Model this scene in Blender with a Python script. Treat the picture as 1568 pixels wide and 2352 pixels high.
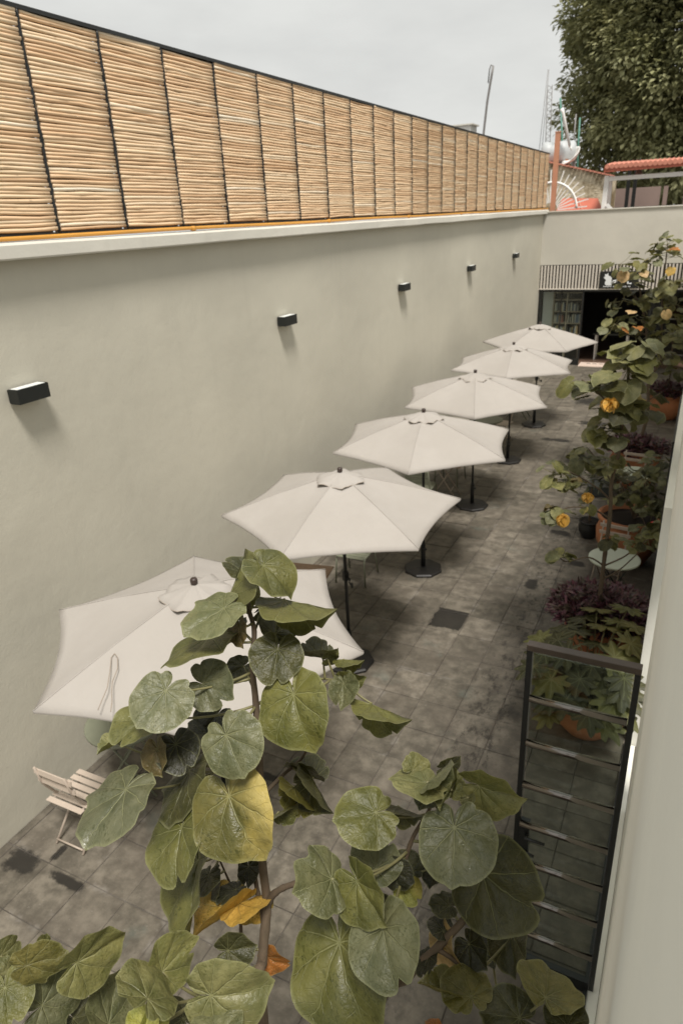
import bpy, bmesh, math, random
from mathutils import Vector, Matrix, noise
R = math.radians
random.seed(11)
for o in list(bpy.data.objects): bpy.data.objects.remove(o)
SC = bpy.context.scene; COL = SC.collection

# ------------------------------------------------------------------ camera
CAM = Vector((4.8, 0.0, 4.911))
RIGHT = Vector((0.89450519, 0.4445998, -0.04681315))
UP = Vector((-0.13733185, 0.37292367, 0.91764258))
FWD = Vector((-0.42544144, 0.81440712, -0.39463987))
cd = bpy.data.cameras.new('camera'); cam = bpy.data.objects.new('camera', cd); COL.objects.link(cam)
m3 = Matrix((RIGHT, UP, -FWD)).transposed()
cam.matrix_world = Matrix.Translation(CAM) @ m3.to_4x4()
cd.sensor_fit = 'VERTICAL'; cd.sensor_height = 36; cd.lens = 24
cd.clip_start = 0.01; cd.clip_end = 600
cd.dof.use_dof = True; cd.dof.focus_distance = 1.7; cd.dof.aperture_fstop = 6.3
SC.camera = cam
# ------------------------------------------------------------------ sky, sun, exposure
SUNV = Vector((-0.31, 0.38, -1.0)).normalized()      # way the light travels
EL = math.asin(-SUNV.z); AZ = math.atan2(-SUNV.x, -SUNV.y)
w = bpy.data.worlds.new('World'); SC.world = w; w.use_nodes = True
nt = w.node_tree; N = nt.nodes; L = nt.links; N.clear()
out = N.new('ShaderNodeOutputWorld'); bg = N.new('ShaderNodeBackground')
sky = N.new('ShaderNodeTexSky'); sky.sky_type = 'NISHITA'; sky.sun_disc = False
sky.sun_elevation = EL; sky.sun_rotation = AZ; sky.dust_density = 6; sky.air_density = 1.5; sky.altitude = 1500
hs = N.new('ShaderNodeHueSaturation'); hs.inputs['Saturation'].default_value = 0.12
L.new(sky.outputs[0], hs.inputs['Color'])
tc = N.new('ShaderNodeTexCoord'); mp = N.new('ShaderNodeMapping'); mp.inputs['Scale'].default_value = (1.3, 1.3, 4.0)
L.new(tc.outputs['Generated'], mp.inputs['Vector'])
nz = N.new('ShaderNodeTexNoise'); nz.inputs['Scale'].default_value = 2.2; nz.inputs['Detail'].default_value = 6; nz.inputs['Roughness'].default_value = .55
L.new(mp.outputs[0], nz.inputs['Vector'])
cr = N.new('ShaderNodeValToRGB'); cr.color_ramp.elements[0].position = .36; cr.color_ramp.elements[0].color = (7.1, 7.17, 6.98, 1)
cr.color_ramp.elements[1].position = .62; cr.color_ramp.elements[1].color = (8.3, 8.38, 8.1, 1)
L.new(nz.outputs['Fac'], cr.inputs['Fac'])
mx = N.new('ShaderNodeMix'); mx.data_type = 'RGBA'; mx.inputs['Factor'].default_value = .93
L.new(hs.outputs[0], mx.inputs[6]); L.new(cr.outputs[0], mx.inputs[7])
bg.inputs['Strength'].default_value = 0.095
L.new(mx.outputs[2], bg.inputs['Color']); L.new(bg.outputs[0], out.inputs['Surface'])
sd = bpy.data.lights.new('sun', 'SUN'); sd.energy = 4.4; sd.angle = R(14); sd.color = (1, .95, .89)
so = bpy.data.objects.new('sun', sd); COL.objects.link(so); so.rotation_euler = SUNV.to_track_quat('-Z', 'Y').to_euler(); so.location = (8, -8, 20)
SC.view_settings.view_transform = 'Standard'; SC.view_settings.look = 'None'; SC.view_settings.exposure = 0.0; SC.view_settings.gamma = 1
SC.view_settings.use_curve_mapping = False

# ------------------------------------------------------------------ helpers
F = 1568.0
def at(px, py, d):
    """a point seen at (px, py) of the 1568 x 2352 photograph, d metres in front of the lens"""
    return CAM + (RIGHT * ((px - 784) / F) + UP * ((1176 - py) / F) + FWD) * d
def aty(px, py, y):
    v = RIGHT * ((px - 784) / F) + UP * ((1176 - py) / F) + FWD
    return CAM + v * (y / v.y)
def atz(px, py, z):
    v = RIGHT * ((px - 784) / F) + UP * ((1176 - py) / F) + FWD
    return CAM + v * ((z - CAM.z) / v.z)
def tag(o, label=None, cat=None, group=None, kind=None):
    if label: o['label'] = label
    if cat: o['category'] = cat
    if group: o['group'] = group
    if kind: o['kind'] = kind
    return o
class MB:
    def __init__(s): s.bm = bmesh.new(); s.mi = 0
    def box(s, c, d, rz=0, rx=0, ry=0, bev=0):
        m = Matrix.Translation(c) @ Matrix.Rotation(rz, 4, 'Z') @ Matrix.Rotation(ry, 4, 'Y') @ Matrix.Rotation(rx, 4, 'X') @ Matrix.Diagonal((d[0], d[1], d[2], 1))
        r = bmesh.ops.create_cube(s.bm, size=1, matrix=m)
        for f in {f for v in r['verts'] for f in v.link_faces}: f.material_index = s.mi
        if bev:
            es = list({e for v in r['verts'] for e in v.link_edges})
            bmesh.ops.bevel(s.bm, geom=es, offset=bev, segments=1, affect='EDGES')
        return s
    def tube(s, pts, rad, n=8, caps=True, smooth=True):
        pts = [Vector(p) for p in pts]
        if not isinstance(rad, (list, tuple)): rad = [rad] * len(pts)
        rings = []; ref = None
        for i, p in enumerate(pts):
            a = pts[max(i - 1, 0)]; b = pts[min(i + 1, len(pts) - 1)]
            t = (b - a).normalized() if (b - a).length > 1e-9 else Vector((0, 0, 1))
            if ref is None: ref = Vector((0, 0, 1)) if abs(t.z) < .9 else Vector((1, 0, 0))
            x = ref - t * ref.dot(t)
            if x.length < 1e-5: x = t.orthogonal()
            x.normalize(); ref = x; yv = t.cross(x)
            rings.append([s.bm.verts.new(p + (x * math.cos(2 * math.pi * k / n) + yv * math.sin(2 * math.pi * k / n)) * rad[i]) for k in range(n)])
        for a, b in zip(rings, rings[1:]):
            for k in range(n):
                f = s.bm.faces.new((a[k], a[(k + 1) % n], b[(k + 1) % n], b[k])); f.smooth = smooth; f.material_index = s.mi
        if caps:
            f = s.bm.faces.new(rings[0][::-1]); f.material_index = s.mi
            f = s.bm.faces.new(rings[-1]); f.material_index = s.mi
        return s
    def lathe(s, prof, n=24, c=(0, 0, 0), smooth=True, ph=0):
        rings = []
        for r, z in prof:
            rings.append([s.bm.verts.new((c[0] + r * math.cos(2 * math.pi * k / n + ph), c[1] + r * math.sin(2 * math.pi * k / n + ph), c[2] + z)) for k in range(n)])
        for a, b in zip(rings, rings[1:]):
            for k in range(n):
                f = s.bm.faces.new((a[k], a[(k + 1) % n], b[(k + 1) % n], b[k])); f.smooth = smooth; f.material_index = s.mi
        for rg, fl in ((rings[0], True), (rings[-1], False)):
            try:
                f = s.bm.faces.new(rg[::-1] if fl else rg); f.material_index = s.mi
            except Exception: pass
        return s
    def poly(s, pts, fac):
        vs = [s.bm.verts.new(p) for p in pts]
        for f in fac: g = s.bm.faces.new([vs[i] for i in f]); g.material_index = s.mi
        return s
    def prism(s, outline, axis_vec):
        a = [s.bm.verts.new(p) for p in outline]; b = [s.bm.verts.new(Vector(p) + Vector(axis_vec)) for p in outline]
        n = len(a)
        for k in range(n): s.bm.faces.new((a[k], a[(k + 1) % n], b[(k + 1) % n], b[k]))
        s.bm.faces.new(a[::-1]); s.bm.faces.new(b)
        return s
    def mesh(s, name, mats, recalc=True):
        if recalc: bmesh.ops.recalc_face_normals(s.bm, faces=s.bm.faces[:])
        me = bpy.data.meshes.new(name); s.bm.to_mesh(me); s.bm.free()
        for m in (mats if isinstance(mats, (list, tuple)) else [mats]): me.materials.append(m)
        return me
    def build(s, name, mats, parent=None, local=False, recalc=True):
        return place(s.mesh(name, mats, recalc), name, parent, local=local)
def place(me, name, parent=None, mat=None, local=False):
    o = bpy.data.objects.new(name, me); COL.objects.link(o)
    if mat is not None: o.matrix_world = mat
    if parent is not None:
        o.parent = parent
        if not local:
            b = parent
            pm = BASE.get(parent.name, Matrix())
            o.matrix_parent_inverse = pm.inverted()
            BASE[o.name] = mat.copy() if mat is not None else Matrix()
    elif mat is not None: BASE[o.name] = mat.copy()
    return o
BASE = {}
def empty(name, loc, rz=0):
    o = bpy.data.objects.new(name, None); COL.objects.link(o); o.location = loc; o.rotation_euler.z = rz
    o.empty_display_size = .2
    BASE[o.name] = Matrix.Translation(loc) @ Matrix.Rotation(rz, 4, 'Z')
    return o
def copy_tree(o, parent=None):
    c = o.copy(); COL.objects.link(c); c.parent = parent
    for ch in [x for x in KIDS(o)]: copy_tree(ch, c)
    return c
def KIDS(o): return [x for x in list(COL.objects) if x.parent == o]

# ------------------------------------------------------------------ materials
class NT:
    def __init__(s, name):
        s.m = bpy.data.materials.new(name); s.m.use_nodes = True; s.t = s.m.node_tree; s.b = s.t.nodes['Principled BSDF']
    def n(s, t, **k):
        x = s.t.nodes.new('ShaderNode' + t)
        for a, v in k.items(): setattr(x, a, v)
        return x
    def l(s, a, b): s.t.links.new(a, b)
    def math(s, op, a, b=None, c=None, clamp=False):
        x = s.n('Math', operation=op); x.use_clamp = clamp
        for i, v in enumerate((a, b, c)):
            if v is None: continue
            if isinstance(v, (int, float)): x.inputs[i].default_value = v
            else: s.l(v, x.inputs[i])
        return x.outputs[0]
    def mix(s, f, a, b, mode='MIX'):
        x = s.n('Mix', data_type='RGBA', blend_type=mode)
        for i, v in ((0, f), (6, a), (7, b)):
            if isinstance(v, (int, float)): x.inputs[i].default_value = v
            elif isinstance(v, tuple): x.inputs[i].default_value = (*v, 1) if len(v) == 3 else v
            else: s.l(v, x.inputs[i])
        return x.outputs[2]
    def noise(s, vec, scale, detail=4, rough=.55, dist=0):
        x = s.n('TexNoise'); x.inputs['Scale'].default_value = scale; x.inputs['Detail'].default_value = detail
        x.inputs['Roughness'].default_value = rough; x.inputs['Distortion'].default_value = dist
        if vec is not None: s.l(vec, x.inputs['Vector'])
        return x.outputs['Fac']
    def ramp(s, f, *st):
        x = s.n('ValToRGB'); e = x.color_ramp.elements
        while len(e) < len(st): e.new(.5)
        for i, (p, c) in enumerate(st): e[i].position = p; e[i].color = (c, c, c, 1) if isinstance(c, (int, float)) else (*c, 1)
        s.l(f, x.inputs['Fac']); return x.outputs['Color']
    def smooth(s, f, a, b):
        x = s.n('MapRange', interpolation_type='SMOOTHSTEP'); x.inputs['From Min'].default_value = a; x.inputs['From Max'].default_value = b
        s.l(f, x.inputs['Value']); return x.outputs['Result']
    def pos(s): return s.n('NewGeometry').outputs['Position']
    def map(s, vec, scale=(1, 1, 1), loc=(0, 0, 0)):
        x = s.n('Mapping'); x.inputs['Scale'].default_value = scale; x.inputs['Location'].default_value = loc; s.l(vec, x.inputs['Vector']); return x.outputs[0]
    def bump(s, h, st=.3, d=.01):
        x = s.n('Bump'); x.inputs['Strength'].default_value = st; x.inputs['Distance'].default_value = d; s.l(h, x.inputs['Height']); s.l(x.outputs[0], s.b.inputs['Normal'])
    def col(s, v):
        if isinstance(v, tuple): s.b.inputs['Base Color'].default_value = (*v, 1)
        else: s.l(v, s.b.inputs['Base Color'])
    def rough(s, v):
        if isinstance(v, (int, float)): s.b.inputs['Roughness'].default_value = v
        else: s.l(v, s.b.inputs['Roughness'])
def simple(name, col, rough=.5, var=.15, scale=6, metal=0, bump=0, spec=.5):
    m = NT(name); p = m.pos()
    n1 = m.noise(p, scale, 5)
    m.col(m.mix(n1, tuple(c * (1 - var) for c in col), tuple(min(1, c * (1 + var)) for c in col)))
    m.rough(rough); m.b.inputs['Metallic'].default_value = metal; m.b.inputs['Specular IOR Level'].default_value = spec
    if bump: m.bump(m.noise(p, scale * 12, 3), .25, bump)
    return m.m
def mat_plaster(name, base, dirt=.25):
    m = NT(name); p = m.pos()
    big = m.noise(m.map(p, (1, .5, .9)), .55, 5, .6)
    fine = m.noise(p, 9, 5, .6)
    str_ = m.noise(m.map(p, (5, 5, .35)), 1.0, 4, .6)
    c = m.mix(m.smooth(big, .3, .75), tuple(x * .9 for x in base), tuple(min(.95, x * 1.06) for x in base))
    c = m.mix(m.math('MULTIPLY', m.smooth(str_, .5, .8), dirt * .5), c, tuple(x * .72 for x in base))
    c = m.mix(m.math('MULTIPLY', m.smooth(fine, .55, .8), .12), c, tuple(x * .8 for x in base))
    m.col(c); m.rough(.85); m.b.inputs['Specular IOR Level'].default_value = .25
    h = m.math('ADD', m.math('MULTIPLY', m.noise(p, 1.7, 4), 1.0), m.math('MULTIPLY', m.noise(p, 38, 4), .12))
    m.bump(h, .35, .03)
    return m.m
M = {}
M['wall'] = mat_plaster('painted_plaster', (.545, .518, .43))
M['wall_back'] = mat_plaster('painted_plaster_back', (.56, .535, .465), .15)
M['wall_right'] = mat_plaster('painted_plaster_right', (.90, .89, .80), .1)
M['cap'] = mat_plaster('concrete_cap', (.66, .635, .56), .6)
M['black'] = simple('black_metal', (.012, .013, .012), .42, .2, 10)
M['blackgloss'] = simple('black_gloss_paint', (.010, .009, .008), .5, .2, 10)
M['lampblack'] = simple('lamp_black', (.010, .012, .011), .45, .1, 10)
M['diffuser'] = simple('lamp_diffuser', (.7, .72, .7), .4, .05, 10)
M['yellow'] = simple('yellow_conduit', (.62, .30, .05), .45, .2, 3)
M['canvas'] = None
m = NT('cream_canvas'); p = m.pos()
oi = m.n('ObjectInfo')
n1 = m.noise(p, 1.6, 4, .6); n2 = m.noise(p, 260, 2, .5)
c = m.mix(m.smooth(n1, .35, .75), (.372, .346, .314), (.40, .374, .343))
m.col(c); m.rough(.9); m.b.inputs['Specular IOR Level'].default_value = .15
wr = m.noise(m.map(p, (1, 1, .4)), 5, 3, .5)
m.bump(m.math('ADD', m.math('MULTIPLY', wr, 1.2), m.math('MULTIPLY', n2, .05)), .25, .03)
tr = m.n('BsdfTranslucent'); tr.inputs['Color'].default_value = (.75, .68, .56, 1)
ms = m.n('MixShader'); ms.inputs[0].default_value = .04
m.l(m.b.outputs[0], ms.inputs[1]); m.l(tr.outputs[0], ms.inputs[2]); m.l(ms.outputs[0], m.t.nodes['Material Output'].inputs['Surface'])
M['canvas'] = m.m
M['trim'] = simple('canvas_trim', (.36, .31, .26), .8, .2, 20)
M['cord'] = simple('cotton_cord', (.30, .25, .20), .9, .1, 20)
M['finial'] = simple('finial_brown', (.045, .03, .025), .4, .2, 10)
M['pinkpaint'] = simple('dusty_pink_paint', (.50, .42, .345), .5, .1, 12)
M['pinktube'] = simple('dusty_pink_tube', (.42, .35, .285), .45, .1, 12)
M['oliveft'] = simple('olive_green_paint', (.20, .21, .15), .45, .12, 12)
M['sage'] = simple('sage_green_paint', (.46, .50, .40), .4, .06, 8)
M['darkgreen'] = simple('dark_green_paint', (.03, .035, .03), .45, .1, 12)
M['woodtop'] = simple('brown_table_top', (.30, .19, .12), .5, .25, 6)
M['soil'] = simple('potting_soil', (.022, .016, .012), .95, .5, 25, bump=.01)
M['soil2'] = M['soil']
m = NT('terracotta'); p = m.pos(); oi = m.n('ObjectInfo')
n1 = m.noise(p, 5, 5, .65); n2 = m.noise(m.map(p, (1, 1, .3)), 14, 4, .6)
c = m.mix(n1, (.36, .135, .055), (.50, .215, .10)); c = m.mix(m.math('MULTIPLY', m.smooth(n2, .55, .8), .45), c, (.55, .40, .30))
m.col(c); m.rough(.75); m.bump(n1, .2, .01); M['terracotta'] = m.m
# bark
m = NT('bark'); p = m.pos(); n1 = m.noise(m.map(p, (1, 1, .25)), 60, 5, .6); n2 = m.noise(p, 9, 3)
c = m.mix(n1, (.045, .03, .02), (.16, .105, .07)); c = m.mix(m.math('MULTIPLY', n2, .3), c, (.12, .12, .06)); m.col(c); m.rough(.8); m.bump(n1, .5, .006); M['bark'] = m.m
m = NT('green_twig'); p = m.pos(); n1 = m.noise(p, 30, 3); m.col(m.mix(n1, (.13, .12, .05), (.24, .22, .10))); m.rough(.55); M['twig'] = m.m
# leaf: blade colour comes from the object's own colour
def mat_leaf(name, veins=True, gloss=.37, spots=True, trans=.12):
    m = NT(name); oi = m.n('ObjectInfo'); base = oi.outputs['Color']; rnd = oi.outputs['Random']
    uv = m.n('UVMap'); uv.uv_map = 'leaf'
    sp = m.n('SeparateXYZ'); m.l(uv.outputs[0], sp.inputs[0]); x, y = sp.outputs[0], sp.outputs[1]
    r = m.math('SQRT', m.math('ADD', m.math('MULTIPLY', x, x), m.math('MULTIPLY', y, y)))
    off = m.n('CombineXYZ'); m.l(m.math('MULTIPLY', rnd, 37), off.inputs[2])
    vv = m.n('VectorMath', operation='ADD'); m.l(uv.outputs[0], vv.inputs[0]); m.l(off.outputs[0], vv.inputs[1]); P3 = vv.outputs[0]
    th = m.math('ADD', m.math('ARCTAN2', x, y), m.math('MULTIPLY', m.math('SUBTRACT', m.noise(P3, 1.9, 3), .5), .42))
    big = m.noise(P3, 1.6, 4, .6); med = m.noise(P3, 7, 4, .6)
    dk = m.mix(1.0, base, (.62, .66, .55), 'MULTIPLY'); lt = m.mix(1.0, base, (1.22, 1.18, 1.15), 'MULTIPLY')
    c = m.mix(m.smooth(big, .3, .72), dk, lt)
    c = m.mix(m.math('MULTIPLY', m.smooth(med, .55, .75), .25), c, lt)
    if spots:
        s1 = m.noise(m.map(P3, (1.6, 1, 1)), 17, 2, .5, .6); gate = m.smooth(m.noise(P3, 2.3, 2), .42, .62)
        c = m.mix(m.math('MULTIPLY', m.math('MULTIPLY', m.smooth(s1, .56, .62), gate), .75), c, m.mix(1.0, base, (.36, .40, .18), 'MULTIPLY'))
    if veins:
        sec = math.radians(40)
        d = m.math('SUBTRACT', m.math('FLOORED_MODULO', m.math('ADD', th, sec / 2), sec), sec / 2)
        perp = m.math('ABSOLUTE', m.math('MULTIPLY', r, m.math('SINE', d)))
        al = m.math('MULTIPLY', r, m.math('COSINE', d))
        wdt = m.math('MULTIPLY_ADD', r, -.011, .017)
        v1 = m.math('SUBTRACT', 1, m.smooth(m.math('DIVIDE', perp, wdt), .35, 1.3))
        fr = m.math('FRACT', m.math('MULTIPLY', m.math('SUBTRACT', al, m.math('MULTIPLY', perp, 1.0)), 5.2))
        v2 = m.math('SUBTRACT', 1, m.smooth(m.math('ABSOLUTE', m.math('SUBTRACT', fr, .5)), .012, .05))
        v2 = m.math('MULTIPLY', v2, m.smooth(r, .16, .3))
        vein = m.math('MAXIMUM', m.math('MULTIPLY', v1, .50), m.math('MULTIPLY', v2, .18))
        vc = m.mix(.55, base, (.36, .36, .18))
        c = m.mix(vein, c, vc)
        m.bump(m.math('ADD', m.math('MULTIPLY', vein, -1), m.math('MULTIPLY', med, 1.1)), .7, .006)
    rim = m.n('Attribute'); rim.attribute_name = 'rim'
    c = m.mix(m.math('MULTIPLY', m.smooth(rim.outputs['Fac'], .93, 1.0), .5), c, m.mix(.5, base, (.36, .36, .18)))
    # yellowing creeps in from one margin where the object's alpha says so
    yl = m.math('SUBTRACT', 1.0, oi.outputs['Alpha'])
    ymask = m.smooth(m.math('ADD', m.math('ADD', m.math('MULTIPLY', x, -.9), m.math('MULTIPLY', y, .25)), m.math('MULTIPLY', m.math('SUBTRACT', big, .5), 1.5)), -.08, .80)
    c = m.mix(m.math('MULTIPLY', ymask, yl), c, m.mix(med, (.40, .30, .06), (.50, .41, .16)))
    back = m.n('NewGeometry').outputs['Backfacing']
    c = m.mix(m.math('MULTIPLY', back, .35), c, m.mix(1.0, base, (1.35, 1.3, 1.3), 'MULTIPLY'))
    m.col(c)
    m.rough(m.math('SUBTRACT', m.math('MULTIPLY_ADD', med, .3, gloss - .1), m.math('MULTIPLY', m.smooth(m.noise(P3, 26, 2, .5), .66, .72), .3))); m.b.inputs['Specular IOR Level'].default_value = .5
    tr = m.n('BsdfTranslucent'); m.l(m.mix(1.0, c, (1.5, 1.55, .8), 'MULTIPLY'), tr.inputs['Color'])
    ms = m.n('MixShader'); ms.inputs[0].default_value = trans
    m.l(m.b.outputs[0], ms.inputs[1]); m.l(tr.outputs[0], ms.inputs[2]); m.l(ms.outputs[0], m.t.nodes['Material Output'].inputs['Surface'])
    return m.m
M['leaf'] = mat_leaf('broad_leaf'); M['leaf2'] = mat_leaf('far_broad_leaf', True, .5, False)
def mat_foliage(name, c0, c1, c2, rough=.6, trans=.25, scale=3):
    m = NT(name); p = m.pos(); a = m.n('Attribute'); a.attribute_name = 'rnd'
    n1 = m.noise(p, scale, 3)
    c = m.mix(a.outputs['Fac'], c0, c1); c = m.mix(m.smooth(n1, .4, .7), c, c2); m.col(c); m.rough(rough)
    tr = m.n('BsdfTranslucent'); m.l(c, tr.inputs['Color']); ms = m.n('MixShader'); ms.inputs[0].default_value = trans
    m.l(m.b.outputs[0], ms.inputs[1]); m.l(tr.outputs[0], ms.inputs[2]); m.l(ms.outputs[0], m.t.nodes['Material Output'].inputs['Surface'])
    return m.m
M['tree'] = mat_foliage('tree_foliage', (.10, .11, .045), (.42, .415, .20), (.46, .45, .24), .65, .3, .5)
M['purple'] = mat_foliage('purple_foliage', (.042, .014, .022), (.165, .055, .078), (.10, .082, .052), .45, .15, 9)
M['spiky'] = mat_foliage('dark_spiky_foliage', (.03, .035, .018), (.09, .09, .04), (.06, .06, .03), .5, .15, 9)
# cane
m = NT('cane'); p = m.pos(); a = m.n('Attribute'); a.attribute_name = 'rnd'
n1 = m.noise(m.map(p, (1, 1.2, 14)), 3.0, 4, .6); n2 = m.noise(m.map(p, (1, 9, 40)), 1.4, 2, .5)
c = m.ramp(a.outputs['Fac'], (0, (.60, .38, .21)), (.35, (.80, .56, .345)), (.7, (.87, .67, .445)), (1, (.90, .80, .64)))
c = m.mix(m.math('MULTIPLY', m.smooth(n1, .5, .75), .3), c, (.60, .36, .18))
c = m.mix(m.math('MULTIPLY', m.smooth(n2, .64, .74), .4), c, (.20, .12, .06))
m.col(c); m.rough(.5); m.b.inputs['Specular IOR Level'].default_value = .4; M['cane'] = m.m
# paving
m = NT('stained_paving'); p = m.pos(); oi = m.n('ObjectInfo')
an = m.n('Attribute'); an.attribute_name = 'rnd'
rnd = m.math('FRACT', m.math('ADD', oi.outputs['Random'], an.outputs['Fac']))
n1 = m.noise(p, 1.1, 5, .62); n2 = m.noise(p, 5.5, 6, .68); n3 = m.noise(p, 32, 4, .6)
c = m.mix(rnd, (.116, .104, .082), (.182, .163, .132))
c = m.mix(m.smooth(n2, .35, .7), m.mix(1.0, c, (.58, .57, .55), 'MULTIPLY'), m.mix(1.0, c, (1.25, 1.23, 1.2), 'MULTIPLY'))
c = m.mix(m.math('MULTIPLY', m.smooth(n1, .42, .7), .5), c, (.11, .093, .073))
c = m.mix(m.math('MULTIPLY', m.smooth(n3, .62, .75), .35), c, (.28, .258, .226))
c = m.mix(m.math('MULTIPLY', m.smooth(m.noise(p, 2.6, 7, .72, .4), .6, .72), .6), c, (.055, .047, .04))
c = m.mix(m.math('MULTIPLY', m.smooth(m.noise(m.map(p, (1, 1, 1), (7, 3, 0)), 1.7, 4, .6), .6, .75), .35), c, (.12, .15, .13))
pse = m.n('SeparateXYZ'); m.l(p, pse.inputs[0])
eu = m.math('PINGPONG', m.math('DIVIDE', m.math('SUBTRACT', pse.outputs[0], .09), .427), .5); ev = m.math('PINGPONG', m.math('DIVIDE', m.math('SUBTRACT', pse.outputs[1], 2.51 - .462 * 6), .462), .5)
ed = m.math('MINIMUM', eu, ev); n5 = m.noise(p, 3.1, 5, .7); n6 = m.noise(p, 12, 4, .7)
edge = m.math('SUBTRACT', 1, m.smooth(m.math('ADD', ed, m.math('MULTIPLY', m.math('SUBTRACT', n6, .5), .16)), .02, .13))
c = m.mix(m.math('MULTIPLY', m.math('MULTIPLY', edge, m.smooth(n5, .48, .6)), .6), c, (.085, .072, .056))
c = m.mix(m.math('MULTIPLY', m.math('MULTIPLY', edge, m.smooth(m.noise(m.map(p, (1, 1, 1), (3, 9, 0)), 2.4, 4, .7), .55, .66)), .4), c, (.26, .24, .21))
win = m.math('SUBTRACT', 1, m.smooth(m.math('ABSOLUTE', m.math('SUBTRACT', pse.outputs[0], 3.4)), .08, .42))
c = m.mix(m.math('MULTIPLY', m.math('MULTIPLY', win, m.smooth(m.noise(m.map(p, (1.5, .8, 1)), 6.5, 8, .78), .50, .60)), .85), c, (.035, .030, .023))
wetmask = None
wob = m.math('MULTIPLY', m.math('SUBTRACT', m.noise(p, 7, 6, .75), .5), .75)
ps = m.n('SeparateXYZ'); m.l(p, ps.inputs[0])
STAINS = [(.30, 2.42, .18, .12), (.80, 2.44, .20, .05), (.52, 2.62, .04, .10), (3.22, 8.75, .10, .17), (3.3, 10.6, .20, .10), (3.05, 14.2, .35, .16), (2.9, 17.2, .40, .22),
          (2.55, 19.3, .5, .4), (1.75, 4.1, .18, .05), (3.5, 12.4, .3, .12), (2.3, 15.6, .4, .12), (3.7, 9.6, .14, .10)]
for sx, sy, rx, ry in STAINS:
    dx = m.math('DIVIDE', m.math('SUBTRACT', ps.outputs[0], sx), rx); dy = m.math('DIVIDE', m.math('SUBTRACT', ps.outputs[1], sy), ry)
    d = m.math('POWER', m.math('ADD', m.math('POWER', m.math('ABSOLUTE', dx), 3), m.math('POWER', m.math('ABSOLUTE', dy), 3)), .333)
    k = m.math('SUBTRACT', 1, m.smooth(m.math('ADD', d, m.math('MULTIPLY', wob, 2.3)), .62, 1.06))
    wetmask = k if wetmask is None else m.math('MAXIMUM', wetmask, k)
bx_ = m.math('DIVIDE', m.math('SUBTRACT', ps.outputs[0], 2.43), .215); by_ = m.math('DIVIDE', m.math('SUBTRACT', ps.outputs[1], 7.43), .235)
bd_ = m.math('ADD', m.math('MAXIMUM', m.math('ABSOLUTE', bx_), m.math('ABSOLUTE', by_)), m.math('MULTIPLY', wob, m.math('SUBTRACT', 1.5, m.math('MULTIPLY', m.smooth(m.math('ADD', bx_, by_), -.3, .8), 1.4))))
wetmask = m.math('MAXIMUM', wetmask, m.math('SUBTRACT', 1, m.smooth(bd_, .94, 1.02)))
c = m.mix(m.math('MULTIPLY', wetmask, .93), c, (.016, .014, .011))
m.col(c)
ro = m.mix(wetmask, m.ramp(n2, (.3, .5), (.7, .78)), (.6, .6, .6)); m.l(ro, m.b.inputs['Roughness'])
m.b.inputs['Specular IOR Level'].default_value = .4
m.bump(m.math('ADD', m.math('MULTIPLY', n2, 1.0), m.math('MULTIPLY', n3, .3)), .3, .008); M['paving'] = m.m
m = NT('mortar'); p = m.pos(); n2 = m.noise(p, 3, 5, .65); m.col(m.mix(m.smooth(n2, .3, .7), (.055, .048, .040), (.14, .126, .107))); m.rough(.9); M['mortar'] = m.m
# glass
m = NT('door_glass'); m.col((.80, .90, .86)); m.rough(.02); m.b.inputs['Transmission Weight'].default_value = 1; m.b.inputs['IOR'].default_value = 1.45; M['glass'] = m.m
m = NT('tinted_pane')
tb = m.n('BsdfTransparent'); tb.inputs['Color'].default_value = (.86, .90, .87, 1); gb = m.n('BsdfGlossy'); gb.inputs['Roughness'].default_value = .03; gb.inputs['Color'].default_value = (.9, 1, .97, 1)
fn = m.n('Fresnel'); m.l(m.math('MULTIPLY_ADD', m.n('NewGeometry').outputs['Backfacing'], 1 / 1.5 - 1.5, 1.5), fn.inputs['IOR'])
ms = m.n('MixShader'); m.l(fn.outputs[0], ms.inputs[0]); m.l(tb.outputs[0], ms.inputs[1]); m.l(gb.outputs[0], ms.inputs[2]); m.l(ms.outputs[0], m.t.nodes['Material Output'].inputs['Surface']); M['pane'] = m.m
m = NT('shop_pane')
tb = m.n('BsdfTransparent'); tb.inputs['Color'].default_value = (.88, .92, .9, 1); gb = m.n('BsdfGlossy'); gb.inputs['Roughness'].default_value = .02
fn = m.n('Fresnel'); m.l(m.math('MULTIPLY_ADD', m.n('NewGeometry').outputs['Backfacing'], 1 / 1.5 - 1.5, 1.5), fn.inputs['IOR'])
ms = m.n('MixShader'); m.l(fn.outputs[0], ms.inputs[0]); m.l(tb.outputs[0], ms.inputs[1]); m.l(gb.outputs[0], ms.inputs[2]); m.l(ms.outputs[0], m.t.nodes['Material Output'].inputs['Surface']); M['shoppane'] = m.m
M['slat'] = simple('cream_slat', (.62, .57, .50), .6, .12, 4)
M['slatback'] = simple('screen_backing', (.05, .043, .035), .8, .2, 4)
M['signwhite'] = simple('sign_white', (.78, .8, .8), .5, .05, 4)
M['wood'] = simple('shelf_wood', (.42, .34, .26), .55, .25, 5)
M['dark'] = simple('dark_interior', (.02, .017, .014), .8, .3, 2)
M['shopfloor'] = simple('shop_floor', (.16, .10, .07), .35, .25, 3)
M['pinkmat'] = simple('pale_threshold', (.62, .50, .42), .7, .15, 4)
M['redroof'] = simple('coral_red_paint', (.46, .125, .075), .55, .2, 2)
M['tile'] = simple('roof_tile_clay', (.55, .22, .15), .7, .3, 5)
M['white'] = simple('white_paint', (.84, .82, .78), .5, .06, 3)
M['rust'] = simple('orange_post_paint', (.48, .22, .13), .6, .2, 3)
M['tank'] = simple('grey_tank', (.45, .47, .47), .5, .1, 3)
M['greenpole'] = simple('green_pole', (.08, .22, .17), .5, .2, 3)
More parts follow.
